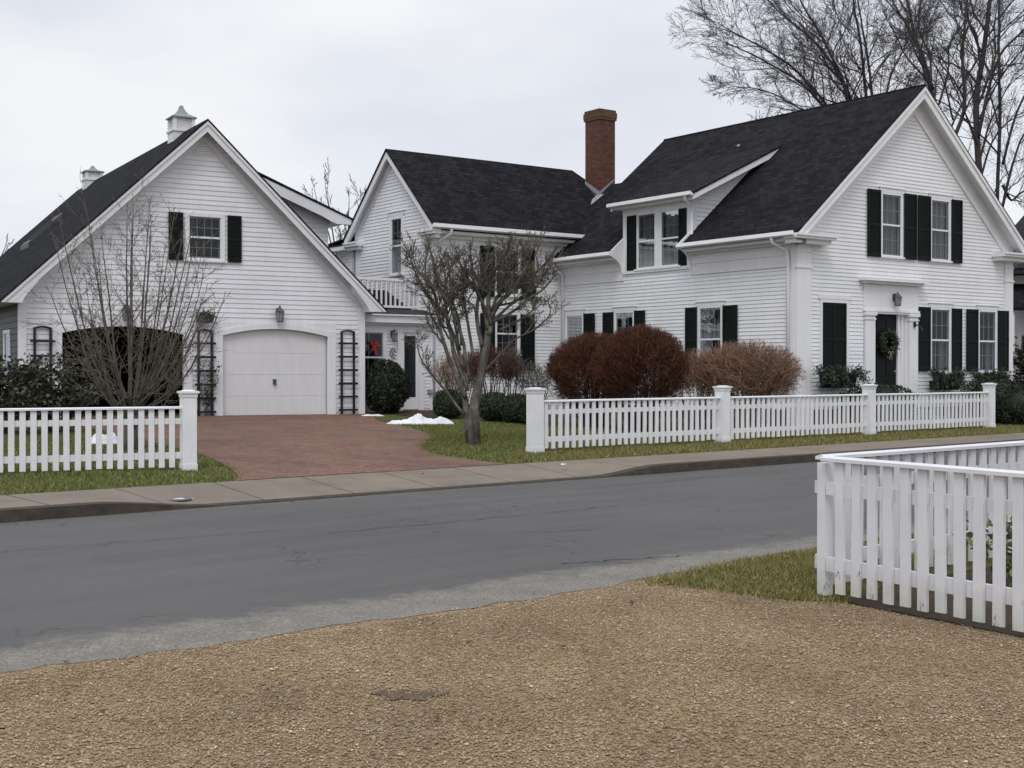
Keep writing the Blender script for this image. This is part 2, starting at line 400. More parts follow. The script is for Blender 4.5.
# sidewalk with a dropped kerb at the drive
def kz(p):
    def sm(t): t = max(0, min(1, t)); return t*t*(3-2*t)
    return .022 + .108*(1 - sm((p-5.6)/1.5) + sm((p-13.0)/1.4))
def m_walk():
    t = NT('concrete'); v = t.coord(); sp = t.n('ShaderNodeSeparateXYZ'); t.l(v, sp.inputs[0])
    col = t.ramp(t.noise(v, .9, 6), [(.3,(.225,.190,.150)),(.7,(.175,.146,.115))])
    col = t.mix(1.0, col, t.ramp(t.noise(v, 60, 3), [(.3,(.8,.8,.8)),(.7,(1.2,1.2,1.2))]), 'MULTIPLY')
    col = t.mix(t.ramp(t.noise(v, 2.2, 6), [(.55,(0,0,0)),(.75,(.55,.55,.55))]), col, (.12,.095,.07))
    j = t.math('MODULO', t.math('ADD', sp.outputs[0], 100*1.26 - .15), 1.26)
    jm = t.math('LESS_THAN', j, .022)
    col = t.mix(jm, col, (.045,.04,.034))
    t.bump(t.math('SUBTRACT', t.noise(v, 80, 3), jm), .4, .01)
    return t.base(col, .88, .25)
sw = MB(); kb = MB()
ps = [-300,-60] + [-20+.25*i for i in range(0,300)] + [120,300]
for a, b in zip(ps, ps[1:]):
    za, zb = kz(a), kz(b)
    sw.poly([(a,13.27,za),(b,13.27,zb),(b,14.5,.147),(a,14.5,.147)])
    kb.poly([(a,13.1,za-.004),(b,13.1,zb-.004),(b,13.27,zb+.002),(a,13.27,za+.002)])
    kb.poly([(a,13.085,-.01),(b,13.085,-.01),(b,13.1,zb-.004),(a,13.1,za-.004)])
struct(sw.build('sidewalk', m_walk(), rotz=RR))
struct(kb.build('kerb', m_plain('kerb_stone', (.08,.063,.048), (.045,.037,.03), 7, .9, .2, .5, 40), rotz=RR))

# brick drive
right = [(12.55,14.5),(12.5,15.5),(12.7,16.4),(13.2,17.6),(14.4,18.9),(15.5,20.1),(16.6,22.6),(17.2,24.6),(18.2,26.0),(19.2,27.18)]
left = [(11.2,28.9),(10.4,24),(10.0,21),(9.7,19.3),(9.45,18.0),(9.1,16.9),(8.75,15.9),(8.3,14.9),(8.05,14.5)]
def chaikin(a, n=3):
    for _ in range(n):
        b = [a[0]]
        for (x0,y0),(x1,y1) in zip(a, a[1:]): b += [(x0*.75+x1*.25, y0*.75+y1*.25), (x0*.25+x1*.75, y0*.25+y1*.75)]
        a = b + [a[-1]]
    return a
dr = MB(); outline = chaikin(right) + chaikin(left)
dr.poly([(a,b,gz(b)+.008) for a,b in outline])
struct(dr.build('driveway', m_brick('paving_brick', (.150,.080,.058), (.215,.118,.088), (.13,.10,.075), .2, .1, True, (.125,.105,.06)), rotz=RR))

def m_gravel():
    t = NT('gravel_bed'); v = t.coord()
    vo = t.n('ShaderNodeTexVoronoi'); vo.inputs['Scale'].default_value = 70; t.l(v, vo.inputs['Vector'])
    sp = t.n('ShaderNodeSeparateColor'); t.l(vo.outputs['Color'], sp.inputs[0])
    col = t.ramp(sp.outputs[0], [(0,(.20,.13,.066)),(.4,(.30,.205,.105)),(.7,(.37,.265,.145)),(1,(.48,.39,.27))])
    col = t.mix(1.0, col, t.ramp(t.noise(v, .8, 6), [(.3,(.72,.72,.72)),(.7,(1.1,1.08,1.05))]), 'MULTIPLY')
    t.bump(t.math('MULTIPLY', vo.outputs['Distance'], -1.0), .9, .012)
    return t.base(col, .85, .25)
gv = MB(); gv.poly([(-60,-60,-.004),(60,-60,-.004),(60,6.75,-.004),(-60,6.75,-.004)])
struct(gv.build('gravel_drive', m_gravel(), rotz=RR))

rng = np.random.default_rng(5)
def pebbles():
    n = 320000
    Y = np.sqrt(rng.uniform(4.0**2, 10.4**2, n)); X = rng.uniform(-.46, .46, n)*Y
    P = X*cR + Y*sR; Q = -X*sR + Y*cR
    # thinned towards the road and under the turf; a few stray onto the asphalt
    edge = 6.52 + .12*np.sin(P*.9)
    keep = (Q < edge - .05) | ((Q < edge + 1.1) & (rng.random(n) < .22*np.exp(-(Q-edge)/.22)))
    keep &= ~((P > 6.95) & (Q > 4.98 + .10*rng.standard_normal(n)))
    keep &= ~(P > 7.13 - .165*(5.0-Q) + .13*np.abs(rng.standard_normal(n)))
    hole = np.hypot((X+.47)/.22, (Y-6.03)/.22) < 1
    keep &= ~(hole & (rng.random(n) < .45*np.clip(1.15-np.hypot((X+.47)/.22, (Y-6.03)/.22),0,1)))
    X, Y, Q = X[keep], Y[keep], Q[keep]; n = len(X)
    s = np.exp(rng.normal(math.log(.0047), .36, n)).clip(.0025,.013)
    s = np.where(Q > 6.5, s*.6, s)
    ang = rng.uniform(0, 6.28, n); ax = s*rng.uniform(.9,1.25,n); ay = s*rng.uniform(.8,1.1,n); az = s*rng.uniform(.30,.52,n)
    base = np.array([[1,0,0],[.2,1,.1],[-1,.15,0],[-.1,-1,-.1],[.1,0,1],[0,.1,-1]], float)
    b = base[None] * np.stack([ax,ay,az],1)[:,None,:] * rng.uniform(.8,1.2,(n,6,1))
    c, sn = np.cos(ang)[:,None], np.sin(ang)[:,None]
    tilt = rng.normal(0,.14,n)[:,None]
    bx = b[...,0]*c - b[...,1]*sn; by = b[...,0]*sn + b[...,1]*c; bz = b[...,2] + bx*tilt
    z0 = np.where(Q > 6.6, .012, .0) + az*.45
    V = np.stack([bx + X[:,None], by + Y[:,None], bz + z0[:,None]], 2).reshape(-1,3)
    f = np.array([[0,1,4],[1,2,4],[2,3,4],[3,0,4],[1,0,5],[2,1,5],[3,2,5],[0,3,5]])
    F = (f[None] + (np.arange(n)*6)[:,None,None]).reshape(-1,3)
    return np_mesh('gravel', V, F, M['pebble'])
struct(pebbles(), 'stuff')

def inside(poly, X, Y):
    r = np.zeros(len(X), bool); n = len(poly)
    for i in range(n):
        (x0,y0),(x1,y1) = poly[i], poly[i-1]
        c = ((y0 > Y) != (y1 > Y)) & (X < (x1-x0)*(Y-y0)/(y1-y0+1e-12)+x0); r ^= c
    return r
def grass(name, poly, n, h, mat, w=.006, keepout=None, jitter=.12):
    """upright blades over a patch given in road coordinates"""
    px = [a for a,b in poly]; qx = [b for a,b in poly]
    P = rng.uniform(min(px)-jitter, max(px)+jitter, n*3); Q = rng.uniform(min(qx)-jitter, max(qx)+jitter, n*3)
    k = inside(poly, P + rng.normal(0,jitter*.5,n*3), Q + rng.normal(0,jitter*.5,n*3))
    if keepout is not None: k &= ~inside(keepout, P, Q)
    P, Q = P[k][:n], Q[k][:n]; n = len(P)
    X, Y = P*cR - Q*sR, P*sR + Q*cR
    Z = np.array([gz(q) for q in Q])
    cl = .6 + .55*np.sin(P*2.1+np.sin(Q*3.1))*np.sin(Q*1.7+np.cos(P*1.3))
    H = h*rng.uniform(.5,1.3,n)*(.75+.4*cl); a = rng.uniform(0,6.28,n); lean = rng.normal(0,.55,(n,2))*H[:,None]
    dx, dy = np.cos(a)*w, np.sin(a)*w
    v0 = np.stack([X-dx,Y-dy,Z-.004],1); v1 = np.stack([X+dx,Y+dy,Z-.004],1); v2 = np.stack([X+lean[:,0],Y+lean[:,1],Z+H],1)
    V = np.stack([v0,v1,v2],1).reshape(-1,3); F = np.arange(3*n).reshape(-1,3)
    return struct(np_mesh(name, V, F, mat), 'stuff')
grass('grass', [(2.6,14.55),(8.0,14.55),(8.35,15.0),(8.75,15.8),(9.1,16.9),(9.45,18.2),(9.9,20.8),(9.9,22.5),(2.6,22.5)], 60000, .045, M['grass'])
grass('grass', [(12.55,14.55),(33,14.55),(33,16.1),(14.2,16.2),(14.0,16.0)], 42000, .045, M['grass_dry'], .007)
grass('grass', [(12.6,14.7),(14.3,14.7),(14.6,16.2),(19.6,16.4),(20.5,22.5),(19.9,24.6),(17.4,24.6),(16.6,22.4),(15.4,20.1),(14.2,18.8),(13.1,17.5),(12.6,16.3)], 70000, .035, M['grass'], .007)
grass('grass', [(6.75,6.4),(6.9,5.9),(6.95,5.35),(7.15,4.98),(7.5,5.1),(8.3,5.4),(12,5.4),(12,6.6),(8.2,6.6)], 42000, .030, M['grass_dry'], .0042)
grass('grass', [(20.4,15.9),(33,16),(33,18),(24,18),(20.5,19)], 16000, .04, M['grass_dry'], .007)
tf = MB(); tf.poly([(6.85,6.3,.003),(6.95,5.8,.003),(7.0,5.3,.003),(7.2,5.0,.003),(7.6,5.12,.003),(20,5.25,.003),(20,6.62,.003),(8.4,6.55,.003),(7.4,6.42,.003)])
struct(tf.build('lawn', m_ground(), rotz=RR))
bd = MB(); bd.poly([(7.20,5.02,.006),(7.14,4.6,.006),(7.08,4.1,.006),(6.99,3.6,.006),(6.88,3.0,.006),(6.5,.4,.006),(20,.4,.006),(20,5.3,.006),(7.5,5.08,.006)])
struct(bd.build('garden_bed', M['soil'], rotz=RR))
mb_ = MB(); bedp = [(19.0,18.2),(24,17.6),(29.5,16.9),(33.5,16.6),(35,18),(24.9,19.2),(21.3,28),(19.6,27.8),(19.0,25.6),(19.9,24.2),(19.3,22)]
mb_.poly([(a,b,gz(b)+.012) for a,b in bedp]); struct(mb_.build('mulch_bed', M['soil'], rotz=RR))
# dark hollow with wet leaves in the gravel
hl = MB(); pts = [( -.47+.15*math.cos(t)*(1+.3*math.sin(3*t)+.12*math.sin(7*t)), 6.03+.12*math.sin(t)*(1+.3*math.cos(2*t)+.14*math.sin(8*t)), .0025) for t in [i*2*math.pi/60 for i in range(60)]]
hl.poly(pts); struct(hl.build('dirt_patch', m_plain('damp_dirt', (.085,.062,.045), (.13,.095,.068), 14, .9, .2, .6, 50)))

def litter():
    rs = np.random.default_rng(77); P, Q = [], []
    for _ in range(420):
        if rs.random() < .45: p, q_ = rs.uniform(1,9), 6.55-abs(rs.normal(0,1.0))
        elif rs.random() < .5: p, q_ = rs.uniform(2,20), 13.0-abs(rs.normal(0,.12))
        else: p, q_ = rs.uniform(3,22), rs.uniform(13.4,18)
        P.append(p); Q.append(q_)
    P, Q = np.array(P), np.array(Q); k = Q > 2.5; P, Q = P[k], Q[k]; n = len(P)
    X, Y = P*cR - Q*sR, P*sR + Q*cR; Z = np.array([gz(q_) for q_ in Q]) + np.where(Q > 14.5, .03, .02)
    Z = np.where((Q > 13.1) & (Q < 14.5), .155, Z)
    Vb = leaves_at(np.stack([X,Y,Z],1), .030, rs); return np_mesh('fallen_leaves', Vb[0], Vb[1], m_island('dead_leaves', [(0,(.07,.04,.022)),(.6,(.14,.085,.045)),(1,(.22,.15,.08))], .85))
def leaves_at(P, size, rs):
    n = len(P); s = size*rs.uniform(.5,1.3,n); a = rs.uniform(0,6.28,n); d = np.stack([np.cos(a),np.sin(a),rs.normal(0,.25,n)],1); e = np.stack([-np.sin(a),np.cos(a),rs.normal(0,.3,n)],1)
    A, B = d*s[:,None], e*(s*.4)[:,None]; V = np.stack([P-A*.5,P+B,P+A*.5,P-B],1).reshape(-1,3); return V, np.arange(4*n).reshape(-1,4)
struct(litter(), 'stuff')

# ------------------------------------------------------------------ building components
def arch(s0, s1, zs, zc, n=14):
    """points of a flat arch from (s0, zs) over the crown zc to (s1, zs)"""
    w = (s1-s0)/2; r = ((zc-zs)**2 + w*w)/(2*(zc-zs)); c = (s0+s1)/2; cz = zc - r; a = math.asin(w/r)
    return [(c + r*math.sin(-a+2*a*i/n), cz + r*math.cos(-a+2*a*i/n)) for i in range(n+1)]

def window(parent, pl, s0, s1, z0, z1, casing=.1, grid=(3,2), curtain='none', head=True, trim='trim', sill=True, single=False):
    f = MB(); c = casing
    pbox(f, pl, s0-c, s0, z0-c*.5, z1+c, -.03, .032); pbox(f, pl, s1, s1+c, z0-c*.5, z1+c, -.03, .032)
    pbox(f, pl, s0, s1, z1, z1+c, -.03, .032)
    if head:
        pbox(f, pl, s0-c-.06, s1+c+.06, z1+c+.002, z1+c+.10, -.01, .036)
        pbox(f, pl, s0-c-.09, s1+c+.09, z1+c+.102, z1+c+.125, -.01, .06)
    if sill: pbox(f, pl, s0-c-.04, s1+c+.04, z0-c*.5-.05, z0-c*.5-.002, -.03, .07)
    pbox(f, pl, s0, s1, z0-c*.5, z0, -.06, .02)
    w = s1-s0; zm = (z0+z1)/2; st = .036
    def sash(a0, a1, o):
        pbox(f, pl, s0+.001, s0+st, a0, a1, o-.03, o); pbox(f, pl, s1-st, s1-.001, a0, a1, o-.03, o)
        pbox(f, pl, s0+st, s1-st, a0, a0+st, o-.03, o); pbox(f, pl, s0+st, s1-st, a1-st, a1, o-.03, o)
        nx, nz = grid
        for i in range(1, nx):
            x = s0+st+(w-2*st)*i/nx; pbox(f, pl, x-.0075, x+.0075, a0+st, a1-st, o-.026, o-.004)
        for i in range(1, nz):
            z = a0+st+(a1-a0-2*st)*i/nz; pbox(f, pl, s0+st, s1-st, z-.0075, z+.0075, o-.024, o-.006)
    if single: sash(z0, z1, -.02)
    else: sash(zm-.02, z1, -.012); sash(z0, zm+.02, -.045)
    # near-black box behind the pane paints in the dimness of the room
    if not single: pbox(f, pl, s0, s1, zm-.022, zm+.022, .008, .020)
    pbox(f, pl, s0, s0+.022, z0, z1, .008, .020); pbox(f, pl, s1-.022, s1, z0, z1, .008, .020)
    o = f.build('window', M[trim], parent)
    g_ = MB(); g_.poly([pl(s0,z0,.006),pl(s1,z0,.006),pl(s1,z1,.006),pl(s0,z1,.006)]); g_.build('pane', M['glass'], o)
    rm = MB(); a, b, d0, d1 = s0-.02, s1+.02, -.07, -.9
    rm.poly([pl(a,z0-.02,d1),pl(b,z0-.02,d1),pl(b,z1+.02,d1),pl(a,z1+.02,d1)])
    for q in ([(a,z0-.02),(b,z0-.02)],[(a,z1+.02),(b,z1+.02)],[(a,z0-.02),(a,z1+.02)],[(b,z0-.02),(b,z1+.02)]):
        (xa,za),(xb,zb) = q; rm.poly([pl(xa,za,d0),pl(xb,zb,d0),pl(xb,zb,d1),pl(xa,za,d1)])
    rm.build('room_shade_box', M['room'], o)
    if curtain != 'none':
        cu = MB()
        spans = {'sides': [(s0+.01, s0+w*.33), (s1-w*.33, s1-.01)], 'full': [(s0+.01, s1-.01)], 'left': [(s0+.01, s0+w*.4)], 'low': [(s0+.01, s0+w*.36), (s1-w*.36, s1-.01)]}[curtain]
        ct = (z0+z1)/2 if curtain == 'low' else z1-.01
        for x0, x1 in spans:
            n = max(6, int((x1-x0)/.03)); L = []
            for i in range(n+1):
                L.append((x0+(x1-x0)*i/n, -.13+.022*math.sin(i*1.7)+.008*math.sin(i*.6)))
            for (xa,oa),(xb,ob) in zip(L, L[1:]): cu.poly([pl(xa,z0+.01,oa),pl(xb,z0+.01,ob),pl(xb,ct,ob),pl(xa,ct,oa)])
        cu.build('curtain', M['curtain'], o)
    return (s0-c, s1+c, z0-c*.5, z1+c)

def shutter(parent, pl, s0, s1, z0, z1, o=.07, mid=True):
    m = MB(); st = .055
    pbox(m, pl, s0, s0+st, z0, z1, o-.035, o); pbox(m, pl, s1-st, s1, z0, z1, o-.035, o)
    zm = z0+(z1-z0)*.47; rails = [(z0,z0+.09),(z1-.07,z1)] + ([(zm-.03,zm+.03)] if mid else [])
    for a, b in rails: pbox(m, pl, s0+st, s1-st, a, b, o-.035, o)
    spans = [(z0+.09, zm-.03),(zm+.03, z1-.07)] if mid else [(z0+.09, z1-.07)]
    for a, b in spans:
        n = int((b-a)/.045)
        for i in range(n):
            z = a+(b-a)*i/n; h = (b-a)/n
            m.poly([pl(s0+st,z,o-.004),pl(s1-st,z,o-.004),pl(s1-st,z+h*1.15,o-.03),pl(s0+st,z+h*1.15,o-.03)])
    pbox(m, pl, s0+.05, s0+.09, z0+.2, z0+.23, o-.055, o-.03); pbox(m, pl, s0+.05, s0+.09, z1-.23, z1-.2, o-.055, o-.03)
    return m.build('shutter', M['shutter'], parent)

def downspout(parent, pts, mat='trim', r=.042):
    m = MB(); m.tube(pts, r, r, 8); return m.build('downspout', M[mat], parent, True)

# ------------------------------------------------------------------ main house (local: x along the gable front, y back)
HZ = .22
house = thing('main_house', 'white clapboard house with its gable front and wreathed door facing the street', 'house', (6.65,30.4,0), R(36))
F = Pl((0,0), (1,0), (0,-1)); S = Pl((0,0), (0,1), (-1,0))
zl = lambda u: 8.71 - .843*(4.3-u)
W_ = 8.6
front_w = [(3.09,3.83,4.42,5.92,'full'),(5.06,5.80,4.42,5.92,'full'),(5.07,5.83,1.55,3.12,'low'),(7.12,7.86,1.55,3.12,'low')]
side_w = [(2.44,3.20,1.55,3.12,'sides'),(5.74,6.46,1.55,3.12,'none'),(7.90,8.62,1.55,3.12,'none')]
fh, sh = [], []
for s0,s1,z0,z1,cu in front_w: fh.append(window(house, F, s0, s1, z0, z1, .055, (3,2), cu))
for s0,s1,z0,z1,cu in side_w: sh.append(window(house, S, s0, s1, z0, z1, .055, (3,2), cu))
dh = []
for s0,s1 in ((3.96,4.64),(4.87,5.55)): dh.append(window(house, S, s0, s1, 4.30, 5.70, .06, (3,2), 'full', head=False))
wall = MB()
def gable(z):
    if z < 4.75: return (0, W_)
    u = (z-5.03)/.843; return (max(0,u), min(W_, W_-u))
clap(wall, F, .62, 8.45, gable, fh + [(2.40,4.47,HZ,3.80),(.88,1.76,1.50,3.17)], .094, breaks=(4.75,))
clap(wall, S, .62, 4.0, lambda z: (0, 8.87), sh + [], .094)
clap(wall, S, 4.0, 4.16, lambda z: (3.5, 6.15), [], .094)
# cheeks of the wall dormer
CH = Pl((0,3.5), (1,0), (0,-1)); CK = Pl((0,6.15), (1,0), (0,1))
for pl in (CH, CK):
    clap(wall, pl, 4.85, 7.55, lambda z: (max(0,(z-6.06)/.465), max(0,(z-5.05)/.843)), [], .11, breaks=(6.06,))
# plain rear and far walls
wall.poly([(W_,0,HZ),(W_,8.87,HZ),(W_,8.87,4.9),(W_,0,4.9)])
wall.poly([(0,8.87,HZ),(W_,8.87,HZ),(W_,8.87,4.9),(4.3,8.87,8.55),(0,8.87,4.9)])
wall.build('wall', M['siding'], house)
fo = MB(); fo.box(-.01,W_+.01,-.012,8.8,0,.63); fo.build('foundation', m_plain('dark_stone', (.05,.048,.05), (.08,.075,.075), 6, .9, .2, .5), house)

tr = MB()
# corner pilasters with caps
pbox(tr, F, -.025, .47, HZ, 4.50, .0, .045); pbox(tr, S, .0, .20, HZ, 4.50, .0, .026)
pbox(tr, F, W_-.34, W_+.025, HZ, 4.50, .0, .045)
pbox(tr, F, -.06, .50, 3.95, 4.0, .0, .065); pbox(tr, F, W_-.37, W_+.05, 3.95, 4.0, .0, .065)
pbox(tr, F, -.05, .49, 4.32, 4.36, .0, .06); pbox(tr, F, W_-.36, W_+.04, 4.32, 4.36, .0, .06)
# corner board beside the wing
pbox(tr, S, 8.70, 8.855, HZ, 4.0, .0, .03)
# frieze along the side, in two lengths either side of the dormer
for a, b in ((.205, 3.47), (6.18, 8.86)):
    pbox(tr, S, a, b, 3.99, 4.26, .0, .035); pbox(tr, S, a, b, 4.262, 4.62, .0, .05)
# curved end plates of the eave beside the dormer
for v0, v1 in ((3.47,3.515),(6.14,6.18)):
    pts = [(-.45,4.78),(.0,5.16),(.0,3.99),(-.05,3.99),(-.055,4.15),(-.09,4.32),(-.17,4.46),(-.30,4.57),(-.45,4.64)]
    tr.prism([(u,v0,z) for u,z in pts], [(u,v1,z) for u,z in pts])
# dormer face boards
pbox(tr, S, 3.52, 6.13, 4.16, 4.24, .0, .05); pbox(tr, S, 3.5, 6.15, 5.76, 6.02, .0, .04)
pbox(tr, S, 3.5, 3.90, 4.24, 5.76, .0, .026); pbox(tr, S, 5.61, 6.15, 4.24, 5.76, .0, .026); pbox(tr, S, 4.70, 4.81, 4.24, 5.76, .0, .026)
pbox(tr, CH, -.04, .13, 4.86, 6.04, .0, .03)
# raking frieze on the gable wall, soffit and fascia
def rake(mb, pl, sL, zL, sM, zM, w0, w1, o0, o1, cut=None):
    """board following a rake: top edge w0 below the roof line, bottom edge w1 below it, its foot cut level"""
    pts = [(sL,zL-w0),(sM,zM-w0),(sM,zM-w1)]
    if cut is not None and zL - w1 < cut:
        t = (cut - (zL-w1))/(zM-zL); pts += [(sL+(sM-sL)*t, cut), (sL, cut)] if cut < zL - w0 else [(sL+(sM-sL)*t, cut), (sL+(sM-sL)*(cut-zL+w0)/(zM-zL), cut)]
        if cut >= zL - w0: pts = pts[1:]
    else: pts.append((sL,zL-w1))
    ppoly(mb, pl, pts, o0, o1)
ov = .36
for sg in (0, 1):
    X = (lambda u: u) if sg == 0 else (lambda u: W_-u)
    rake(tr, F, X(.40), zl(.40), X(4.3), zl(4.3), .19, .68, .0, .05)
    ppoly(tr, F, [(X(-.05),4.71),(X(.40),4.71),(X(.40),zl(.40)-.19),(X(-.05),zl(-.05)-.19)], .0, .05)
    rake(tr, F, X(-.44), zl(-.44), X(4.3), zl(4.3), .06, .20, .05, ov-.03, 4.66)
    rake(tr, F, X(-.44), zl(-.44), X(4.3), zl(4.3), .055, .34, ov-.05, ov, 4.66)
    rake(tr, F, X(-.44), zl(-.44), X(4.3), zl(4.3), .04, .15, ov, ov+.03, 4.66)
# cornice returns
for a, b in ((-.46, .93), (W_-.93, W_+.46)):
    pbox(tr, F, a, b, 4.60, 4.66, -.0, ov+.05); pbox(tr, F, a+.06, b-.06, 4.50, 4.60, -.0, ov-.06); pbox(tr, F, a, b, 4.66, 4.71, .0, ov+.09)
# eave boxes (soffit + fascia) along the side
for a, b in ((-.30, 3.47), (6.18, 8.86)):
    pbox(tr, S, a, b, 4.56, 4.64, .0, .36); pbox(tr, S, a, b, 4.5, 4.56, .0, .16)
# dormer eave
pbox(tr, S, 3.18, 6.25, 5.90, 5.99, .045, .30)
# dormer rake boards
for y0, y1 in ((3.10,3.16),(6.25,6.31)):
    tr.prism([(-.33,y0,6.03),(2.98,y0,7.57),(2.98,y0,7.38),(-.33,y0,5.86)], [(-.33,y1,6.03),(2.98,y1,7.57),(2.98,y1,7.38),(-.33,y1,5.86)])
tr.prism([(-.3,3.16,5.90),(2.7,3.16,7.33),(2.7,3.16,7.28),(-.3,3.16,5.86)], [(-.3,3.5,5.90),(2.7,3.5,7.33),(2.7,3.5,7.28),(-.3,3.5,5.86)])
tr.build('trim', M['trim'], house)

rf = MB()
n = [(-.44,-ov-.03),(4.3,-ov-.03),(4.3,9.2),(2.55,9.2),(2.55,13),(-.44,13),(-.44,6.15),(2.93,6.15),(2.93,3.5),(-.44,3.5)]
rf.slab([(u,v,zl(u)) for u,v in n], .055)
zr = lambda u: 8.71 - .843*(u-4.3)
rf.slab([(4.302,-ov-.03,zr(4.302)),(9.04,-ov-.03,zr(9.04)),(9.04,9.2,zr(9.04)),(4.302,9.2,zr(4.302))], .055)
rf.slab([(2.552,9.2,zl(2.55)),(7.5,9.2,3.1),(7.5,13,3.1),(2.552,13,zl(2.55))], .055)
roof = rf.build('roof', M['roof_y'], house)
dm = MB(); dm.slab([(-.37,3.08,6.035),(3.02,3.08,7.612),(3.02,6.33,7.612),(-.37,6.33,6.035)], .05)
dm.build('dormer_roof', M['roof_y'], house)
rc = MB(); rc.tube([(4.3,-ov-.02,8.70),(4.3,9.2,8.70)], .035, .035, 6); rc.build('ridge_cap', M['roof_y'], house)
gu = MB()
for a, b in ((-.36,3.52),(6.12,8.95)):
    gu.prism([(-.53,a,4.76),(-.55,a,4.67),(-.50,a,4.64),(-.43,a,4.64),(-.43,a,4.70),(-.51,a,4.70),(-.515,a,4.76)], [(-.53,b,4.76),(-.55,b,4.67),(-.50,b,4.64),(-.43,b,4.64),(-.43,b,4.70),(-.51,b,4.70),(-.515,b,4.76)])
gu.prism([(-.46,3.08,6.06),(-.47,3.08,5.97),(-.36,3.08,5.95),(-.36,3.08,6.0)], [(-.46,6.33,6.06),(-.47,6.33,5.97),(-.36,6.33,5.95),(-.36,6.33,6.0)])
gu.build('gutter', M['trim'], house)
downspout(house, [(-.48,.35,4.66),(-.46,.35,4.55),(-.12,.22,4.36),(-.075,.2,4.2),(-.075,.2,HZ+.05)])
downspout(house, [(-.40,3.35,5.97),(-.36,3.35,5.86),(-.06,3.42,5.72),(-.055,3.44,5.5),(-.055,3.44,4.95),(-.2,3.46,4.83)], r=.038)
downspout(house, [(-.47,8.72,4.66),(-.40,8.72,4.5),(-.09,8.72,4.3),(-.09,8.72,HZ+.05)])
vp = MB(); vp.lathe([(.06,-.12),(.06,.13),(.045,.15)], (3.3,5.05,7.72), 10); vp.build('vent_pipe', M['lead'], house, True)
# shutters
for s0,s1,z0,z1 in ((2.50,2.99,4.35,6.0),(3.93,4.41,4.35,6.0),(4.48,4.98,4.35,6.0),(5.88,6.31,4.35,6.0),
                    (4.49,4.98,1.54,3.17),(5.91,6.31,1.54,3.17),(6.53,7.02,1.54,3.17),(7.94,8.40,1.54,3.17)): shutter(house, F, s0, s1, z0, z1)
for s0,s1 in ((1.86,2.34),(3.28,3.68),(5.24,5.65),(6.54,6.96),(7.33,7.80)): shutter(house, S, s0, s1, 1.54, 3.16)
for s0,s1 in ((3.66,3.97-.03),(5.57+.02,5.96)): shutter(house, S, s0, s1, 4.25, 5.72, .06)
# closed pair of shutters in their own casing
cs = MB(); pbox(cs, F, .80,.88,1.45,3.25,-.03,.032); pbox(cs, F, 1.76,1.84,1.45,3.25,-.03,.032); pbox(cs, F, .88,1.76,3.17,3.25,-.03,.032); pbox(cs, F, .74,1.90,3.252,3.34,-.01,.04); pbox(cs, F, .76,1.88,1.42,1.50,-.03,.06)
cs.poly([F(.88,1.5,-.03),F(1.76,1.5,-.03),F(1.76,3.17,-.03),F(.88,3.17,-.03)])
w5 = cs.build('window', M['trim'], house)
for a, b in ((.885,1.315),(1.325,1.755)): shutter(house, F, a, b, 1.505, 3.165, .02)

# doorway
ds = MB()
for a, b in ((2.42,2.76),(4.11,4.45)):
    pbox(ds, F, a, b, .55, 2.90, -.02, .075); pbox(ds, F, a-.035, b+.035, 2.902, 2.99, -.02, .115); pbox(ds, F, a-.02, b+.02, 2.80, 2.835, -.02, .095); pbox(ds, F, a-.03, b+.03, .55, .75, -.02, .10)
pbox(ds, F, 2.76, 4.11, 2.95, 3.05, -.14, .06)
pbox(ds, F, 2.38, 4.49, 3.0, 3.68, -.02, .05); pbox(ds, F, 2.30, 4.57, 3.682, 3.74, -.02, .16); pbox(ds, F, 2.20, 4.67, 3.742, 3.82, -.02, .25)
pbox(ds, F, 2.36, 4.51, 3.0, 3.05, -.02, .085)
for a, b in ((2.76,2.82),(2.85,2.89),(3.76,3.80),(3.92,3.98),(4.05,4.11)): pbox(ds, F, a, b, .55, 2.95, -.10, -.02)
ds.build('door_surround', M['trim'], house)
sl = MB(); pbox(sl, F, 2.82, 2.85, .6, 2.95, -.12, -.08); pbox(sl, F, 3.80, 4.05, .6, 2.95, -.13, -.07); sl.build('sidelight', M['trim'], house)
dd = MB(); pbox(dd, F, 2.89, 3.76, .58, 2.94, -.13, -.07)
for a, b in ((2.98,3.28),(3.37,3.67)):
    for c, d in ((.75,1.3),(1.42,2.0),(2.1,2.8)): pbox(dd, F, a, b, c, d, -.07, -.058)
door = dd.build('door', M['doorpaint'], house)
kn = MB(); kn.lathe([(.01,0),(.03,.01),(.035,.03),(.02,.05)], F(3.68,1.5,-.05), 10); kn.build('handle', M['brass'], door, True)
st = MB(); pbox(st, F, 2.3, 4.6, HZ, .40, .0, .95); pbox(st, F, 2.45, 4.45, .40, .56, -.3, .55); st.build('doorstep', M['stone'], house)

# chimney with corbelled cap and lead flashing
cx0, cx1, cy0, cy1 = 2.14, 2.76, 9.74, 10.42
cb = MB(); cb.box(cx0,cx1,cy0,cy1,6.2,9.20)
ch = cb.build('chimney', M['chimney'], house)
cc = MB(); cc.box(cx0-.035,cx1+.035,cy0-.035,cy1+.035,9.202,9.27); cc.box(cx0-.045,cx1+.045,cy0-.045,cy1+.045,9.272,9.44); cc.box(cx0-.02,cx1+.02,cy0-.02,cy1+.02,9.442,9.52); cc.build('chimney_cap', M['chimney_cap'], ch)
fl = MB(); fl.prism([(cx0-.2,cy0-.012,6.60),(cx0-.012,cy0-.012,6.86),(cx1,cy0-.012,7.42),(cx1,cy0-.012,7.45),(cx0-.012,cy0-.012,6.99)], [(cx0-.2,cy0-.002,6.60),(cx0-.012,cy0-.002,6.86),(cx1,cy0-.002,7.42),(cx1,cy0-.002,7.45),(cx0-.012,cy0-.002,6.99)])
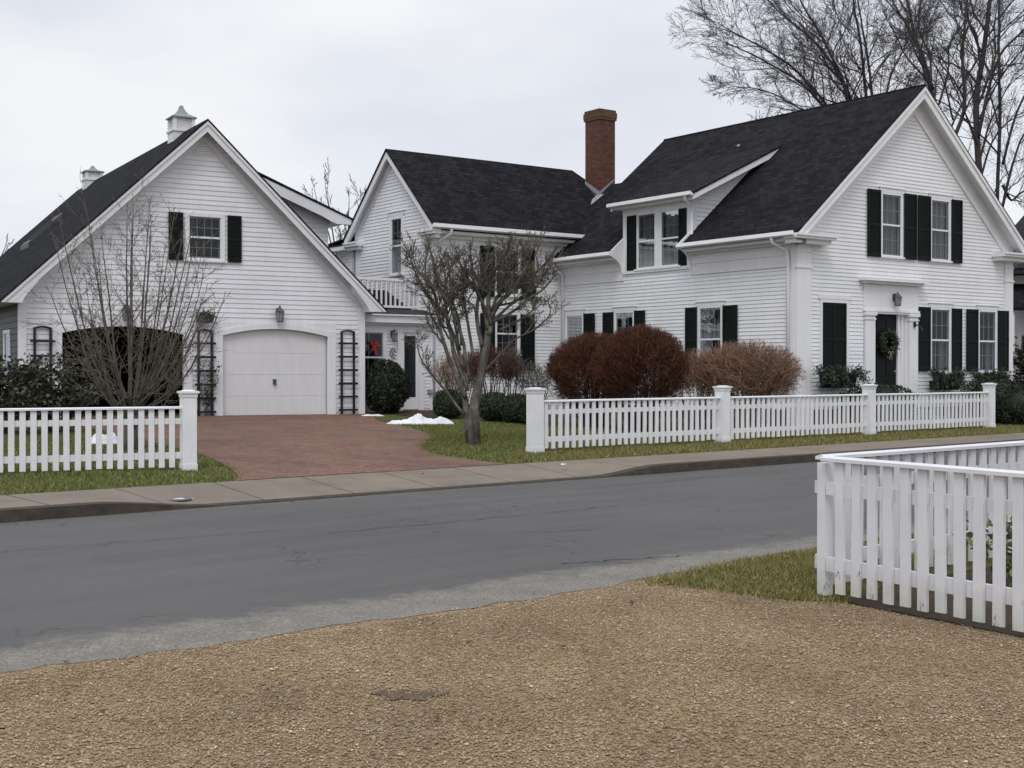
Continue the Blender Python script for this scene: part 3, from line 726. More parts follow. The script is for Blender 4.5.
fl.prism([(cx0-.012,cy0-.012,6.80),(cx0-.012,cy1,7.3),(cx0-.012,cy1,7.40),(cx0-.012,cy0-.012,6.99)], [(cx0-.002,cy0-.012,6.80),(cx0-.002,cy1,7.3),(cx0-.002,cy1,7.40),(cx0-.002,cy0-.012,6.99)])
fl.poly([(cx0-.42,cy0-.10,zl(cx0-.42)+.02),(cx0-.02,cy0-.25,zl(cx0-.02)+.02),(cx0-.01,cy0+.1,zl(cx0-.01)+.03),(cx0-.28,cy0+.12,zl(cx0-.28)+.03)])
fl.build('flashing', M['lead'], ch)

# ------------------------------------------------------------------ side wing (local: x along its front, y back)
wing = thing('house_wing', 'white two-storey house wing with long dark roof between garage and main house', 'house', (6.65+.80902*-4.41-.58779*8.86, 30.4+.58779*-4.41+.80902*8.86, 0), R(36))
WZ = .36
WF = Pl((0,0),(1,0),(0,-1)); WG = Pl((0,0),(0,1),(-1,0))
wh = [window(wing, WF, 2.06, 2.86, 3.70, 4.92, .07, (3,2), 'none', head=False), window(wing, WF, 2.08, 2.82, 2.05, 3.12, .07, (3,2), 'none')]
gh = [window(wing, WG, 1.60, 2.15, 4.30, 5.80, .10, (2,2), 'left')]
ww = MB()
clap(ww, WF, WZ, 5.25, lambda z: (0, 4.40), wh, .094)
wz = lambda y: 7.78 - .943*abs(y-2.08)
def wg(z):
    if z < 5.2: return (0, 5.4)
    if z < 5.42: return (0, 4.16)
    t = 2.08 - (7.66-z)/.943; return (max(0,t), min(4.16, 4.16-t))
clap(ww, WG, 2.9, 7.6, wg, gh, .094, breaks=(5.2,5.42))
ww.poly([(0,4.16,WZ),(8,4.16,WZ),(8,4.16,5.4),(0,4.16,5.4)])
ww.build('wall', M['siding'], wing)
wt = MB()
pbox(wt, WF, -.025, .14, WZ, 5.1, .0, .035); pbox(wt, WG, 0, .14, 2.9, 5.1, .0, .035); pbox(wt, WG, 4.02, 4.16, 2.9, 5.2, .0, .03)
pbox(wt, WF, 0, 6.0, 4.96, 5.27, .0, .03); pbox(wt, WF, -.2, 6.3, 5.22, 5.30, .0, .32); pbox(wt, WF, -.2, 6.3, 5.12, 5.22, .0, .12)
for sg in (0,1):
    Y = (lambda y: y) if sg == 0 else (lambda y: 4.16-y)
    rake(wt, WG, Y(-.05), wz(-.05), Y(2.08), wz(2.08), .15, .40, .0, .04, 5.25)
    rake(wt, WG, Y(-.38), wz(-.38), Y(2.08), wz(2.08), .05, .15, .04, .20, 5.25)
    rake(wt, WG, Y(-.38), wz(-.38), Y(2.08), wz(2.08), .05, .27, .17, .22, 5.25)
    a, b = Y(-.40), Y(.42); a, b = min(a,b), max(a,b)
    pbox(wt, WG, a, b, 5.20, 5.27, .0, .25); pbox(wt, WG, a+.06, b-.06, 5.10, 5.20, .0, .16); pbox(wt, WG, a, b, 5.27, 5.32, .0, .28)
pbox(wt, WG, 4.5, 5.75, 5.12, 5.26, .02, .30)
wt.build('trim', M['trim'], wing)
wr = MB()
wr.slab([(-.25,-.40,wz(-.40)),(8.6,-.40,wz(-.40)),(6.45,2.08,7.78),(-.25,2.08,7.78)], .055)
wr.slab([(-.25,2.082,7.778),(6.45,2.082,7.778),(8.6,4.56,wz(4.56)),(-.25,4.56,wz(4.56))], .055)
wr.poly([(6.45,2.08,7.77),(8.6,-.40,wz(-.40)),(8.6,4.56,wz(4.56))])
wr.slab([(-.32,4.5,5.30),(4,4.5,5.30),(4,5.8,5.30),(-.32,5.8,5.30)], .05); wr.slab([(-.32,4.56,5.44),(3,4.56,5.44),(3,5.8,5.32),(-.32,5.8,5.32)], .05)
wr.build('roof', M['roof_x'], wing)
wgut = MB(); wgut.prism([(-.3,-.51,5.46),(-.3,-.52,5.36),(-.3,-.40,5.33),(-.3,-.40,5.40)], [(6.2,-.51,5.46),(6.2,-.52,5.36),(6.2,-.40,5.33),(6.2,-.40,5.40)]); wgut.build('gutter', M['trim'], wing)
downspout(wing, [(.30,-.46,5.36),(.30,-.42,5.22),(.02,-.12,4.98),(-.03,-.08,4.8),(-.03,-.08,WZ)])
downspout(wing, [(-.06,4.26,5.2),(-.06,4.26,3.0)], 'lead', .035)
for s0,s1,z0,z1 in ((1.52,1.99,3.60,5.0),(2.93,3.38,3.60,5.0),(1.52,2.0,1.55,3.14),(2.90,3.38,1.55,3.14)): shutter(wing, WF, s0, s1, z0, z1)

# ------------------------------------------------------------------ entry hall between garage and wing (same frame as the wing)
hall = thing('entry_hall', 'low white entry hall with glazed door and balcony rail beside the garage', 'building', tuple(wing.location), R(36))
hf = Pl((0,-.06),(1,0),(0,-1))
hw = MB()
hwin = window(hall, hf, -2.42, -1.58, 1.25, 2.54, .09, (2,2), 'none', head=False)
clap(hw, hf, WZ, 2.8, lambda z: (-3.4, -.02), [hwin, (-1.16,-.34,.50,2.66)], .094)
hw.poly([(-3.4,3.5,WZ),(0,3.5,WZ),(0,3.5,3.2),(-3.4,3.5,3.2)])
hw.build('wall', M['siding'], hall)
ht = MB()
pbox(ht, hf, -1.16,-1.0,.50,2.66,-.03,.035); pbox(ht, hf, -.50,-.34,.50,2.66,-.03,.035); pbox(ht, hf, -1.0,-.50,2.56,2.66,-.03,.035)
pbox(ht, hf, -.14,.0,WZ,2.8,.0,.03)
pbox(ht, hf, -3.4, .03, 2.74, 2.80, .0, .10); pbox(ht, hf, -3.4, .06, 2.80, 2.98, .0, .24)
pbox(ht, hf, -3.4, .08, 2.98, 3.02, .0, .30)
ht.build('trim', M['trim'], hall)
hd = MB(); pbox(hd, hf, -1.0,-.93,.52,2.56,-.05,-.01); pbox(hd, hf, -.57,-.50,.52,2.56,-.05,-.01); pbox(hd, hf, -.93,-.57,2.47,2.56,-.05,-.01); pbox(hd, hf, -.93,-.57,.52,.84,-.05,-.01)
hdoor = hd.build('door', M['trim'], hall)
m = MB(); m.poly([hf(-.93,.84,-.03),hf(-.57,.84,-.03),hf(-.57,2.47,-.03),hf(-.93,2.47,-.03)]); m.build('pane', M['glass'], hdoor)
m = MB(); m.box(-1.1,-.4,.1,.9,.5,2.7); m.build('room_shade_box', M['room'], hdoor)  # near-black box, colour stands in for the unlit hall behind the glass
m = MB()
for x in (-.84,-.75,-.66): pbox(m, hf, x-.008, x+.008, .84, 2.47, -.045, -.025)
for z in (1.3,1.75,2.15): pbox(m, hf, -.93, -.57, z-.008, z+.008, -.043, -.027)
m.build('muntin_grid', M['black'], hdoor)
hr = MB(); hr.slab([(-3.4,-.36,3.04),(.1,-.36,3.04),(.1,.55,3.20),(-3.4,.55,3.20)], .03); hr.slab([(-3.4,.55,3.20),(.1,.55,3.20),(.1,3.6,3.22),(-3.4,3.6,3.22)], .03)
hr.prism([(-3.3,.85,3.2),(-.12,.85,3.2),(-.95,.85,3.72),(-3.3,.85,3.72)], [(-3.3,2.6,3.2),(-.12,2.6,3.2),(-.95,2.6,3.72),(-3.3,2.6,3.72)])
hr.build('roof', M['roof_grey'], hall)
br = MB()
br.box(-3.0,-.02,.60,.68,3.96,4.03); br.box(-3.0,-.02,.615,.665,3.24,3.30)
nb = 21
for i in range(nb):
    x = -2.95 + 2.87*i/(nb-1); br.box(x-.022,x+.022,.62,.66,3.30,3.96)
br.box(-.12,-.02,.58,.70,3.2,4.10)
br.build('balcony_rail', M['trim'], hall)
m = MB(); pbox(m, hf, -1.35, -.15, WZ-.1, .50, .0, .42); pbox(m, hf, -1.5,-.05,WZ-.1,.42,.42,.75); m.build('doorstep', M['brickstep'], hall)
m = MB(); pbox(m, hf, -.22, -.08, .95, 1.05, .0, .10); m.build('letter_box', M['lead'], hall)

# ------------------------------------------------------------------ garage (local: x to the right along the front, origin at its right corner, y back)
garage = thing('garage', 'white gabled garage with two arched door openings and two rooftop cupolas', 'garage', (-3.75,32.8,0), R(30.5))
GF = Pl((0,0),(1,0),(0,-1)); GR = Pl((0,0),(0,1),(1,0)); GL = Pl((-8.23,0),(0,1),(-1,0))
GZ = .40; GW = 8.23; gm = -4.115
gzr = lambda x: 7.42 - .95*abs(x-gm)
ghole = [window(garage, GF, -4.46, -3.68, 4.20, 5.17, .09, (4,2), 'none', head=False, trim='trim_garage')]
gw = MB()
def gg(z):
    if z < 3.3: return (-GW, 0)
    t = (7.28-z)/.95; return (max(-GW, gm-t), min(0, gm+t))
clap(gw, GF, GZ, 7.2, gg, ghole + [(-7.53,-4.39,GZ,2.68),(-3.85,-.77,GZ,2.68)], .115, breaks=(3.3,))
gw.poly([GR(0,GZ),GR(13.2,GZ),GR(13.2,3.4),GR(0,3.4)])
gw.poly([(-GW,13.2,GZ),(0,13.2,GZ),(0,13.2,3.4),(gm,13.2,7.3),(-GW,13.2,3.4)])
# shed dormer on the far slope: front cheek and outer wall
GC = Pl((0,2.3),(1,0),(0,-1)); dz = lambda x: 7.40 - .385*(x-gm)
clap(gw, GC, 3.4, 7.2, lambda z: (max(gm, gm+(7.36-z)/.95), min(0, gm+(7.26-z)/.385)), [], .115, breaks=(5.6,5.7,5.8))
gw.poly([(0,2.3,3.2),(0,11,3.2),(0,11,5.8),(0,2.3,5.8)])
gw.build('wall', M['siding_garage'], garage)
sw_ = MB(); gwin = window(garage, GL, 1.15, 1.85, 1.2, 2.4, .08, (2,2), 'none', head=False, trim='trim_garage')
clap(sw_, GL, GZ, 3.3, lambda z: (0, 13.2), [gwin], .14, .02); sw_.build('side_wall', M['greywood'], garage)
gt = MB()
pbox(gt, GF, -GW-.03, -8.09, GZ, 3.05, .0, .035); pbox(gt, GF, -.14, .03, GZ, 3.05, .0, .035); pbox(gt, GL, 0, .04, GZ, 3.05, .0, .03)
# arched door casings
for s0, s1 in ((-7.33,-4.59),(-3.645,-.97)):
    a = arch(s0, s1, 2.385, 2.555)
    ppoly(gt, GF, [(s0-.21,GZ),(s0,GZ),(s0,2.385)] + [(s0-.21,2.385)], -.06, .035)
    ppoly(gt, GF, [(s1,GZ),(s1+.21,GZ),(s1+.21,2.385),(s1,2.385)], -.06, .035)
    top = [(s0-.21,2.387)] + [(x,z+.002) for x,z in a] + [(s1+.21,2.387),(s1+.21,2.52)] + [(x,z+.13) for x,z in reversed(a)] + [(s0-.21,2.52)]
    ppoly(gt, GF, top, -.06, .035)
    ppoly(gt, GF, [(s0-.23,2.50)] + [(x,z+.12) for x,z in a] + [(s1+.23,2.50),(s1+.23,2.70),(s0-.23,2.70)], -.03, .016)
go = .38
for sg in (-1, 1):
    X = lambda d: gm + sg*d
    e = 4.54
    rake(gt, GF, X(4.0), gzr(X(4.0)), X(0), 7.42, .30, .47, .0, .035)
    rake(gt, GF, X(e-.1), gzr(X(e-.1)), X(0), 7.42, .05, .13, .035, go-.03, 3.03)
    rake(gt, GF, X(e), gzr(X(e)), X(0), 7.42, .05, .30, go-.04, go, 3.02)
    rake(gt, GF, X(e+.02), gzr(X(e+.02)), X(0), 7.42, .03, .13, go, go+.03, 3.02)
    # boxed return with a curved inner edge
    pts = [(X(e),gzr(X(e))-.06),(X(e),3.02),(X(e-.42),3.02)]
    for i in range(1,7):
        t = i/6; pts.append((X(e-.42-.34*t**1.6), 3.02+.36*t+.12*t*t))
    pts.append((X(e-.80), gzr(X(e-.80))-.2))
    ppoly(gt, GF, pts, .0, go-.005)
pbox(gt, GR, .0, 13.2, 3.03, 3.12, .0, .40); pbox(gt, GL, .0, 13.2, 3.03, 3.12, .0, .40)
# dormer rake
for y0, y1, w in ((1.90,1.95,.26),(1.95,2.3,.12)):
    a = [(gm+1.3,dz(gm+1.3)-.05),(.50,dz(.50)-.05),(.50,dz(.50)-.16),(.46,dz(.46)-.20),(.08 if w>.2 else .46,dz(.46)-.20),(-.05 if w>.2 else .46,dz(0)-.12-w*.8),(-.35,dz(-.35)-.06-w),(gm+1.3,dz(gm+1.3)-.06-w)]
    gt.prism([(x,y0,z) for x,z in a], [(x,y1,z) for x,z in a])
pbox(gt, GR, 2.0, 11, 5.48, 5.55, .0, .44)
gt.build('trim', M['trim_garage'], garage)
gr = MB()
gr.slab([(gm-4.58,-go-.04,gzr(gm-4.58)),(gm,-go-.04,7.42),(gm,13.5,7.42),(gm-4.58,13.5,gzr(gm-4.58))], .05)
gr.slab([(gm+.002,-go-.04,7.418),(gm+4.58,-go-.04,gzr(gm+4.58)),(gm+4.58,13.5,gzr(gm+4.58)),(gm+.002,13.5,7.418)], .05)
groof = gr.build('roof', M['roof_y'], garage)
gd = MB(); gd.slab([(gm+.01,1.87,7.44),(.53,1.87,dz(.53)),(.53,11.2,dz(.53)),(gm+.01,11.2,7.44)], .045); gd.build('dormer_roof', M['roof_y'], garage)
# skylight on the near slope
sk = MB(); zs = lambda x: gzr(x)
for x0,x1,y0,y1 in ((-6.72,-6.62,7.35,8.55),(-5.9,-5.8,7.35,8.55),(-6.62,-5.9,7.35,7.45),(-6.62,-5.9,8.45,8.55)):
    sk.prism([(x0,y0,zs(x0)-.03),(x1,y0,zs(x1)-.03),(x1,y1,zs(x1)-.03),(x0,y1,zs(x0)-.03)], [(x0,y0,zs(x0)+.13),(x1,y0,zs(x1)+.13),(x1,y1,zs(x1)+.13),(x0,y1,zs(x0)+.13)])
sko = sk.build('skylight', m_plain('skylight_frame', (.05,.05,.055), (.08,.08,.085), 5, .5, .3), groof)
vt = MB(); ppoly(vt, GF, [(-4.36,6.64),(-3.77,6.64),(-4.0,6.86),(-4.065,6.94),(-4.13,6.86)], -.02, .012)
for i in range(5):
    z = 6.66+.055*i; w = .31*(1-(z-6.64)/.31); pbox(vt, GF, -4.065-w, -4.065+w, z, z+.03, .012, .035)
vt.build('gable_vent', M['trim_garage'], garage)
for s0,s1 in ((-4.94,-4.60),(-3.53,-3.19)): shutter(garage, GF, s0, s1, 4.13, 5.24)
# closed overhead door
od = MB(); a = arch(-3.645,-.97,2.385,2.555); zsp = [.41,.93,1.45,1.97,2.56]
def clip_arch(z0, z1):
    cr = [(x,z) for x,z in a]
    if z1 < 2.385: return [(-3.645,z0),(-.97,z0),(-.97,z1),(-3.645,z1)]
    return [(-3.645,z0),(-.97,z0)] + list(reversed(cr))
for z0, z1 in zip(zsp, zsp[1:]): ppoly(od, GF, clip_arch(z0+.003, z1-.003), -.13, -.09)
ppoly(od, GF, clip_arch(.41, 2.56), -.15, -.098)
odo = od.build('garage_door', M['door_garage'], garage)
m = MB(); pbox(m, GF, -2.36,-2.28,1.22,1.34,-.09,-.06); m.tube([GF(-2.36,1.2,-.05),GF(-2.27,1.2,-.05)], .012,.012,6); m.build('handle', M['lantern'], odo)
m = MB(); pbox(m, GF, -3.645,-.97,.395,.412,-.12,-.07); m.build('door_seal', M['black'], odo)
# near-black liner: its colour paints in the shade of the open bay
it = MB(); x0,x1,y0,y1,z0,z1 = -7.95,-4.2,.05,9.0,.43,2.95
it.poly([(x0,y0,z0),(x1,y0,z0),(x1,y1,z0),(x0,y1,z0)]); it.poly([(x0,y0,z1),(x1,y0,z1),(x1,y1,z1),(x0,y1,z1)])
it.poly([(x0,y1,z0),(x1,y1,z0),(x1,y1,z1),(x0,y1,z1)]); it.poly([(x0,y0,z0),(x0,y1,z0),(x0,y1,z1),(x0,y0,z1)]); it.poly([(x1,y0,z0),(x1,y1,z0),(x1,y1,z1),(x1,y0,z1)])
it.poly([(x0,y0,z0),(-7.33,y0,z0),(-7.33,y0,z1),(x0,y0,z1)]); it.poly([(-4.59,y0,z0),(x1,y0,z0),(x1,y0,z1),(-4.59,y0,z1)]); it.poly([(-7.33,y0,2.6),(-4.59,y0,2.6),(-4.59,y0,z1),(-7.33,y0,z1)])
it.build('garage_bay', m_plain('bay_shade', (.012,.011,.010), (.008,.008,.008), 2, .95, .05), garage)
# cupolas
def cupola(cy, w, zb, ze, zt):
    h = w/2; m = MB(); m.box(gm-h-.04,gm+h+.04,cy-h-.04,cy+h+.04,6.7,zb); m.box(gm-h-.07,gm+h+.07,cy-h-.07,cy+h+.07,zb,zb+.05); m.box(gm-h,gm+h,cy-h,cy+h,zb+.05,ze)
    for sx in (-1,1):
        for sy in (-1,1): m.box(gm+sx*h-.04,gm+sx*h+.04,cy+sy*h-.04,cy+sy*h+.04,zb+.05,ze)
    n = 6
    for i in range(n):
        z = zb+.09+(ze-zb-.1)*i/n; m.box(gm-h-.012,gm+h+.012,cy-h-.012,cy+h+.012,z,z+.018)
    o = m.build('cupola', M['trim_garage'], groof)
    c = MB(); H = zt-ze; q = math.sqrt(2)
    c.lathe([((h+.08)*q,0),((h+.08)*q,.03),((h*.62)*q,H*.36),((h*.30)*q,H*.68),(.05,H*.97),(.03,H)], (gm,cy,ze), 4, math.pi/4); c.build('cupola_roof', M['copper'], o)
cupola(1.75, .45, 7.42, 7.76, 8.10)
cupola(11.3, .44, 7.44, 7.70, 7.92)

# ------------------------------------------------------------------ neighbour's house at the far right
nb_ = thing('neighbor_house', 'grey-roofed white house partly hidden past the right corner of the gabled house', 'house', (15.95,42,0), R(-21))
m = MB(); P0 = Pl((0,0),(1,0),(0,-1)); PL = Pl((0,0),(0,1),(-1,0))
nw = window(nb_, P0, .45, 1.3, 1.5, 2.7, .1, (2,2), 'none')
clap(m, P0, .2, 4.9, lambda z: (0, 8), [nw], .12); clap(m, PL, .2, 4.9, lambda z: (0,8), [], .12)
m.build('wall', M['siding_garage'], nb_)
m = MB(); A, B, C_, D, E1, E2 = (-.9,-.9,4.8),(9,-.9,4.8),(9,8.9,4.8),(-.9,8.9,4.8),(3.1,4,9.95),(5.5,4,9.95)
m.poly([A,B,E2,E1]); m.poly([D,A,E1]); m.poly([C_,D,E1,E2]); m.poly([B,C_,E2]); m.box(-.85,8.95,-.85,8.85,4.62,4.80); m.build('roof', M['roof_grey'], nb_)
m = MB(); m.slab([(.05,-1.5,3.55),(6,-1.5,3.55),(6,-.05,4.35),(.05,-.05,4.35)], .12); m.build('porch_roof', M['roof_x'], nb_)
m = MB(); m.box(.12,.26,-1.4,-1.26,.2,3.45); m.box(.26,6,-1.38,-1.30,1.85,1.95); m.build('porch_post', M['trim'], nb_)

# ------------------------------------------------------------------ lamps, door ornaments and wall pieces
def lantern(label, loc, rotz, h=.38, up=True):
    t = thing('wall_lantern', label, 'wall lamp', loc, rotz, 'outdoor wall lanterns')
    b = MB(); b.box(-.05,.05,-.02,.0,-.06,.1); b.tube([(0,-.01,.06),(0,-.07,.12),(0,-.12,.10)], .012,.012,6); b.build('bracket', M['lantern'], t)
    c = MB(); q = h/.38; y = -.12
    c.lathe([(.075*q,.0),(.085*q,.015),(.07*q,.02)], (0,y,-.24*q+.02), 6); c.lathe([(.11*q,0),(.10*q,.02),(.06*q,.07*q),(.02*q,.10*q),(.02*q,.13*q),(.0,.15*q)], (0,y,.0), 6)
    for k in range(6):
        a = k*math.pi/3; c.tube([(.068*q*math.cos(a),y+.068*q*math.sin(a),-.22*q),(.095*q*math.cos(a),y+.095*q*math.sin(a),.01)], .007,.007,4)
    c.build('lantern_frame', M['lantern'], t)
    g_ = MB(); g_.lathe([(.06*q,0),(.086*q,.22*q)], (0,y,-.215*q), 6); g_.build('lantern_glass', M['lamp_glass'], t)
    return t
def gl(x, z, o=.02): 
    c, s = math.cos(R(30.5)), math.sin(R(30.5)); return (-3.75 + c*x + s*o, 32.8 + s*x - c*o, z)
def hl_(x, z, o=.02, y=0):
    c, s = math.cos(R(36)), math.sin(R(36)); yy = y - o; return (6.65 + c*x - s*yy, 30.4 + s*x + c*yy, z)
def wl(x, z, o=.02, y=0):
    return hl_(x-4.41, z, o, y+8.86)
lantern('grey lantern on the wall above the closed white garage door', gl(-2.26,2.97), R(30.5), .42)
lantern('grey lantern above the dark open garage bay behind bare branches', gl(-5.93,2.93), R(30.5), .42)
lantern('grey lantern over the front door in the gable house', hl_(3.5,3.36,.06), R(36), .36)
lantern('grey lantern between the entry hall window and its glazed door', wl(-1.32,2.50,.09), R(36), .34)

tr_g = 'black wall trellises'
def trellis(label, x0, x1, z0, z1):
    w = x1-x0; t = thing('wall_trellis', label, 'trellis', gl(x0, z0, .06), R(30.5), tr_g)
    a = MB(); H = z1-z0
    a.box(0,.052,-.02,.015,0,H); a.box(w-.052,w,-.02,.015,0,H); a.tube([(.017,0,H-.02),(w*.25,0,H+.005),(w*.5,0,H+.018),(w*.75,0,H+.005),(w-.017,0,H-.02)], .026,.026,6); a.build('frame', M['black'], t)
    n = 6
    for i in range(n):
        z = .12 + (H-.45)*i/(n-1); r_ = MB(); r_.box(-.07,w+.07,-.045,-.02,z,z+.052); r_.build('rung', M['black'], t)
    return t
trellis('black ladder trellis at the far left corner of the garage', -7.95, -7.56, .42, 2.50)
trellis('black ladder trellis with a climbing rose between the two garage doors', -4.27, -3.90, .42, 2.49)
trellis('black ladder trellis beside the entry hall, right of the white garage door', -.64, -.26, .42, 2.53)

# ------------------------------------------------------------------ foliage helpers
def leaves(n, sampler, size, rs, aspect=1.7, flat=0.0):
    """n leaf-shaped quads at sampled points"""
    P = np.array([sampler() for _ in range(n)]); s = size*rs.uniform(.6,1.35,n)
    d = rs.normal(0,1,(n,3)); d[:,2] *= (1-flat); d /= np.linalg.norm(d,axis=1)[:,None]
    e = np.cross(d, rs.normal(0,1,(n,3))); e /= np.linalg.norm(e,axis=1)[:,None]
    a = d*(s*aspect)[:,None]; b = e*(s*.5)[:,None]
    V = np.stack([P-a*.5, P+b*.8-a*.02, P+a*.5, P-b*.8-a*.02],1).reshape(-1,3)
    return V, np.arange(4*n).reshape(-1,4)

def ball_bush(name, label, cat, loc, rx, ry, h, mat, n, size, group=None, power=2.4, stem=True, base=0.0):
    t = thing(name, label, cat, loc, 0, group); rs = np.random.default_rng(sum(map(ord, label)) % 997)
    def smp():
        while True:
            d = rs.normal(0,1,3); d /= np.linalg.norm(d)
            k = (abs(d[0])**power + abs(d[1])**power + abs(d[2])**power)**(-1/power)
            r = k*(1 - abs(rs.normal(0,.09)))*(1+(.10 if mat is M['leaf_yew'] and power < 3 else .04)*math.sin(d[0]*5+d[2]*6+rx*9)*math.sin(d[1]*6+d[2]*3+3))
            z = h*.5 + d[2]*r*h*.5
            if z > base*h - .02: return (d[0]*r*rx, d[1]*r*ry, z)
    V, F_ = leaves(n, smp, size, rs)
    np_mesh('foliage', V, F_, mat, t)
    core = MB(); core.lathe([(rx*.3,h*.06),(rx*.78,h*.2),(rx*.86,h*.45),(rx*.74,h*.72),(rx*.4,h*.88),(.01,h*.93)], (0,0,0), 14)
    core.V = [(x, y*ry/rx, z) for x,y,z in core.V]
    core.build('inner_branches', M['leaf_yew'], t, True)
    if stem:
        s_ = MB(); 
        for k in range(5): a = k*1.26; s_.tube([(.04*math.cos(a),.04*math.sin(a),-.05),(.3*rx*math.cos(a),.3*ry*math.sin(a),h*.4)], .02,.01,5)
        s_.build('stems', M['bark_dark'], t)
    return t

def twig_bush(name, label, loc, rx, ry, h, nstem, ntwig, tmat, smat, group=None, shell=(.72,1.0), tl=.26, stem_r=.014, low=.28, tr_=.0045, flatb=0.0, seed=1):
    """deciduous shrub: stems fan from the base, twigs crowd an outer dome"""
    t = thing(name, label, 'shrub', loc, 0, group); q = random.Random(seed)
    st_, tw = MB(), MB(); ends = []
    def dome(rr):
        a = q.uniform(0, 2*math.pi); cz = q.uniform(-.8, 1.0)
        if cz < .1 and q.random() < .55*(.1-cz)/.9+.15: cz = q.uniform(.0, 1.0)
        if cz < 0: rr *= q.uniform(.75,1.04)
        s = math.sqrt(max(0,1-cz*cz))
        c = h*(.5+low*.35); hz = h - c
        x, y = math.cos(a)*s*rx*rr, math.sin(a)*s*ry*rr; z = c + cz*hz*rr if cz > 0 else c + cz*(c-h*low)*rr
        lump = 1+.05*math.sin(3*a+seed)*math.cos(4*cz+seed); return Vector((x*lump, y*lump, z))
    for i in range(nstem):
        e = dome(q.uniform(.55,.9)); b = Vector((e.x*.22+q.uniform(-.06,.06), e.y*.22+q.uniform(-.06,.06), -.03))
        mid = b.lerp(e, .5) + Vector((q.uniform(-.1,.1), q.uniform(-.1,.1), q.uniform(.0,.18)))
        pts = [b, b.lerp(mid,.5)+Vector((q.uniform(-.04,.04),q.uniform(-.04,.04),0)), mid, mid.lerp(e,.5)+Vector((q.uniform(-.06,.06),q.uniform(-.06,.06),.05)), e]
        st_.tube(pts, stem_r*q.uniform(.7,1.2), stem_r*.35, 5); ends += [pts[2], pts[3], e]
    for i in range(ntwig):
        tip = dome(q.uniform(*shell)); c = Vector((0,0,h*.35)); inward = (c - tip)
        inward = (inward.normalized() + Vector((q.gauss(0,.45),q.gauss(0,.45),q.gauss(-.1,.35)))).normalized()
        L = tl*q.uniform(.5,1.3); b = tip + inward*L; mid = b.lerp(tip,.5)+Vector((q.gauss(0,.02),q.gauss(0,.02),q.gauss(0,.02)))
        tw.tube([b,mid,tip], tr_*q.uniform(.8,1.4), tr_*.5, 3, False)
        for k in range(2):
            o = mid.lerp(tip, q.random()*.6); d = ((tip-b).normalized()+Vector((q.gauss(0,.6),q.gauss(0,.6),q.gauss(.2,.5)))).normalized()
            tw.tube([o, o+d*L*q.uniform(.15,.38)], tr_*.8, tr_*.4, 3, False)
    st_.build('stems', smat, t); tw.build('twigs', tmat, t); return t

def at(x, y, dz=0.0): return (x, y, gxy(x,y)+dz)
# dense clipped russet shrubs and their thinner neighbours behind the right fence
twig_bush('burning_bush', 'rounded russet shrub, lower and left of the big one, behind white fence', at(1.80,28.5), 1.12, 1.0, 2.14, 80, 9000, M['twig_red'], M['bark_dark'], 'clipped russet shrubs', shell=(.78,.99), tl=.26, seed=4, low=.12)
twig_bush('burning_bush', 'tallest round russet shrub in the middle of the row behind white fence', at(2.72,27.5), 1.12, 1.0, 2.30, 80, 9600, M['twig_red'], M['bark_dark'], 'clipped russet shrubs', shell=(.78,.99), tl=.26, seed=9, low=.12)
twig_bush('bare_shrub', 'small thin open shrub squeezed between the tallest russet shrub and the wide tan one', at(4.15,29.3), .66, .6, 1.84, 26, 900, M['twig_tan'], M['twig_brown'], shell=(.6,1.0), tl=.3, seed=5, low=.4)
twig_bush('bare_shrub', 'wide tan shrub of bare upright stems near the house corner', at(5.22,29.0), 1.42, 1.0, 2.04, 140, 3900, M['twig_tan'], M['stem_tan'], shell=(.6,1.0), tl=.36, seed=6, low=.2, tr_=.005)
# thin shrubs against the wing
twig_bush('bare_shrub', 'straggly brown shrub behind the pruned tree, left of its trunk', at(-1.35,32.3), .75, .6, 1.75, 34, 800, M['twig_tan'], M['twig_brown'], shell=(.55,1.0), seed=11, low=.3)
twig_bush('bare_shrub', 'red-tipped open shrub under the lower window of the wing', at(-.52,31.9), .85, .6, 1.85, 30, 1250, M['twig_red'], M['twig_brown'], shell=(.6,1.0), seed=12, low=.5)
twig_bush('bare_shrub', 'narrow dark shrub in front of the lower right shutter of the wing', at(-.02,32.0), .36, .34, 1.85, 12, 800, M['twig_brown'], M['bark_dark'], shell=(.5,1.0), seed=13, low=.5)
twig_bush('bare_shrub', 'pale wispy shrub in the inner corner where wing meets main house', at(.55,32.6), .62, .45, 1.5, 30, 420, M['twig_olive'], M['twig_olive'], shell=(.5,1.0), seed=14, low=.2)

bxg = 'round clipped boxwoods by the wing'
ball_bush('boxwood', 'round green boxwood ball left of the pruned tree trunk', 'shrub', at(-1.52,31.0), .37, .36, .72, M['leaf_box'], 2600, .035, bxg)
ball_bush('boxwood', 'green boxwood ball just right of the pruned tree trunk', 'shrub', at(-.42,30.2), .36, .36, .70, M['leaf_box'], 2600, .035, bxg)
ball_bush('boxwood', 'green boxwood ball between two others, left of the end fence post', 'shrub', at(.09,29.6), .36, .36, .68, M['leaf_box'], 2600, .035, bxg)
ball_bush('boxwood', 'boxwood ball mostly hidden behind the end post of the right fence', 'shrub', at(.48,29.2), .34, .34, .66, M['leaf_box'], 2200, .035, bxg)
ball_bush('yew_bush', 'dark bushy yew in front of the entry hall window', 'shrub', at(-3.22,33.15), .58, .50, 1.36, M['leaf_yew'], 5200, .05, None, 2.2)
ball_bush('boxwood', 'flat-topped dark boxwood under the closed shutters beside front door', 'shrub', hl_(1.62,gxy(7.9,30.5),1.05), .92, .55, 1.0, M['leaf_yew'], 4200, .04, None, 2.6)
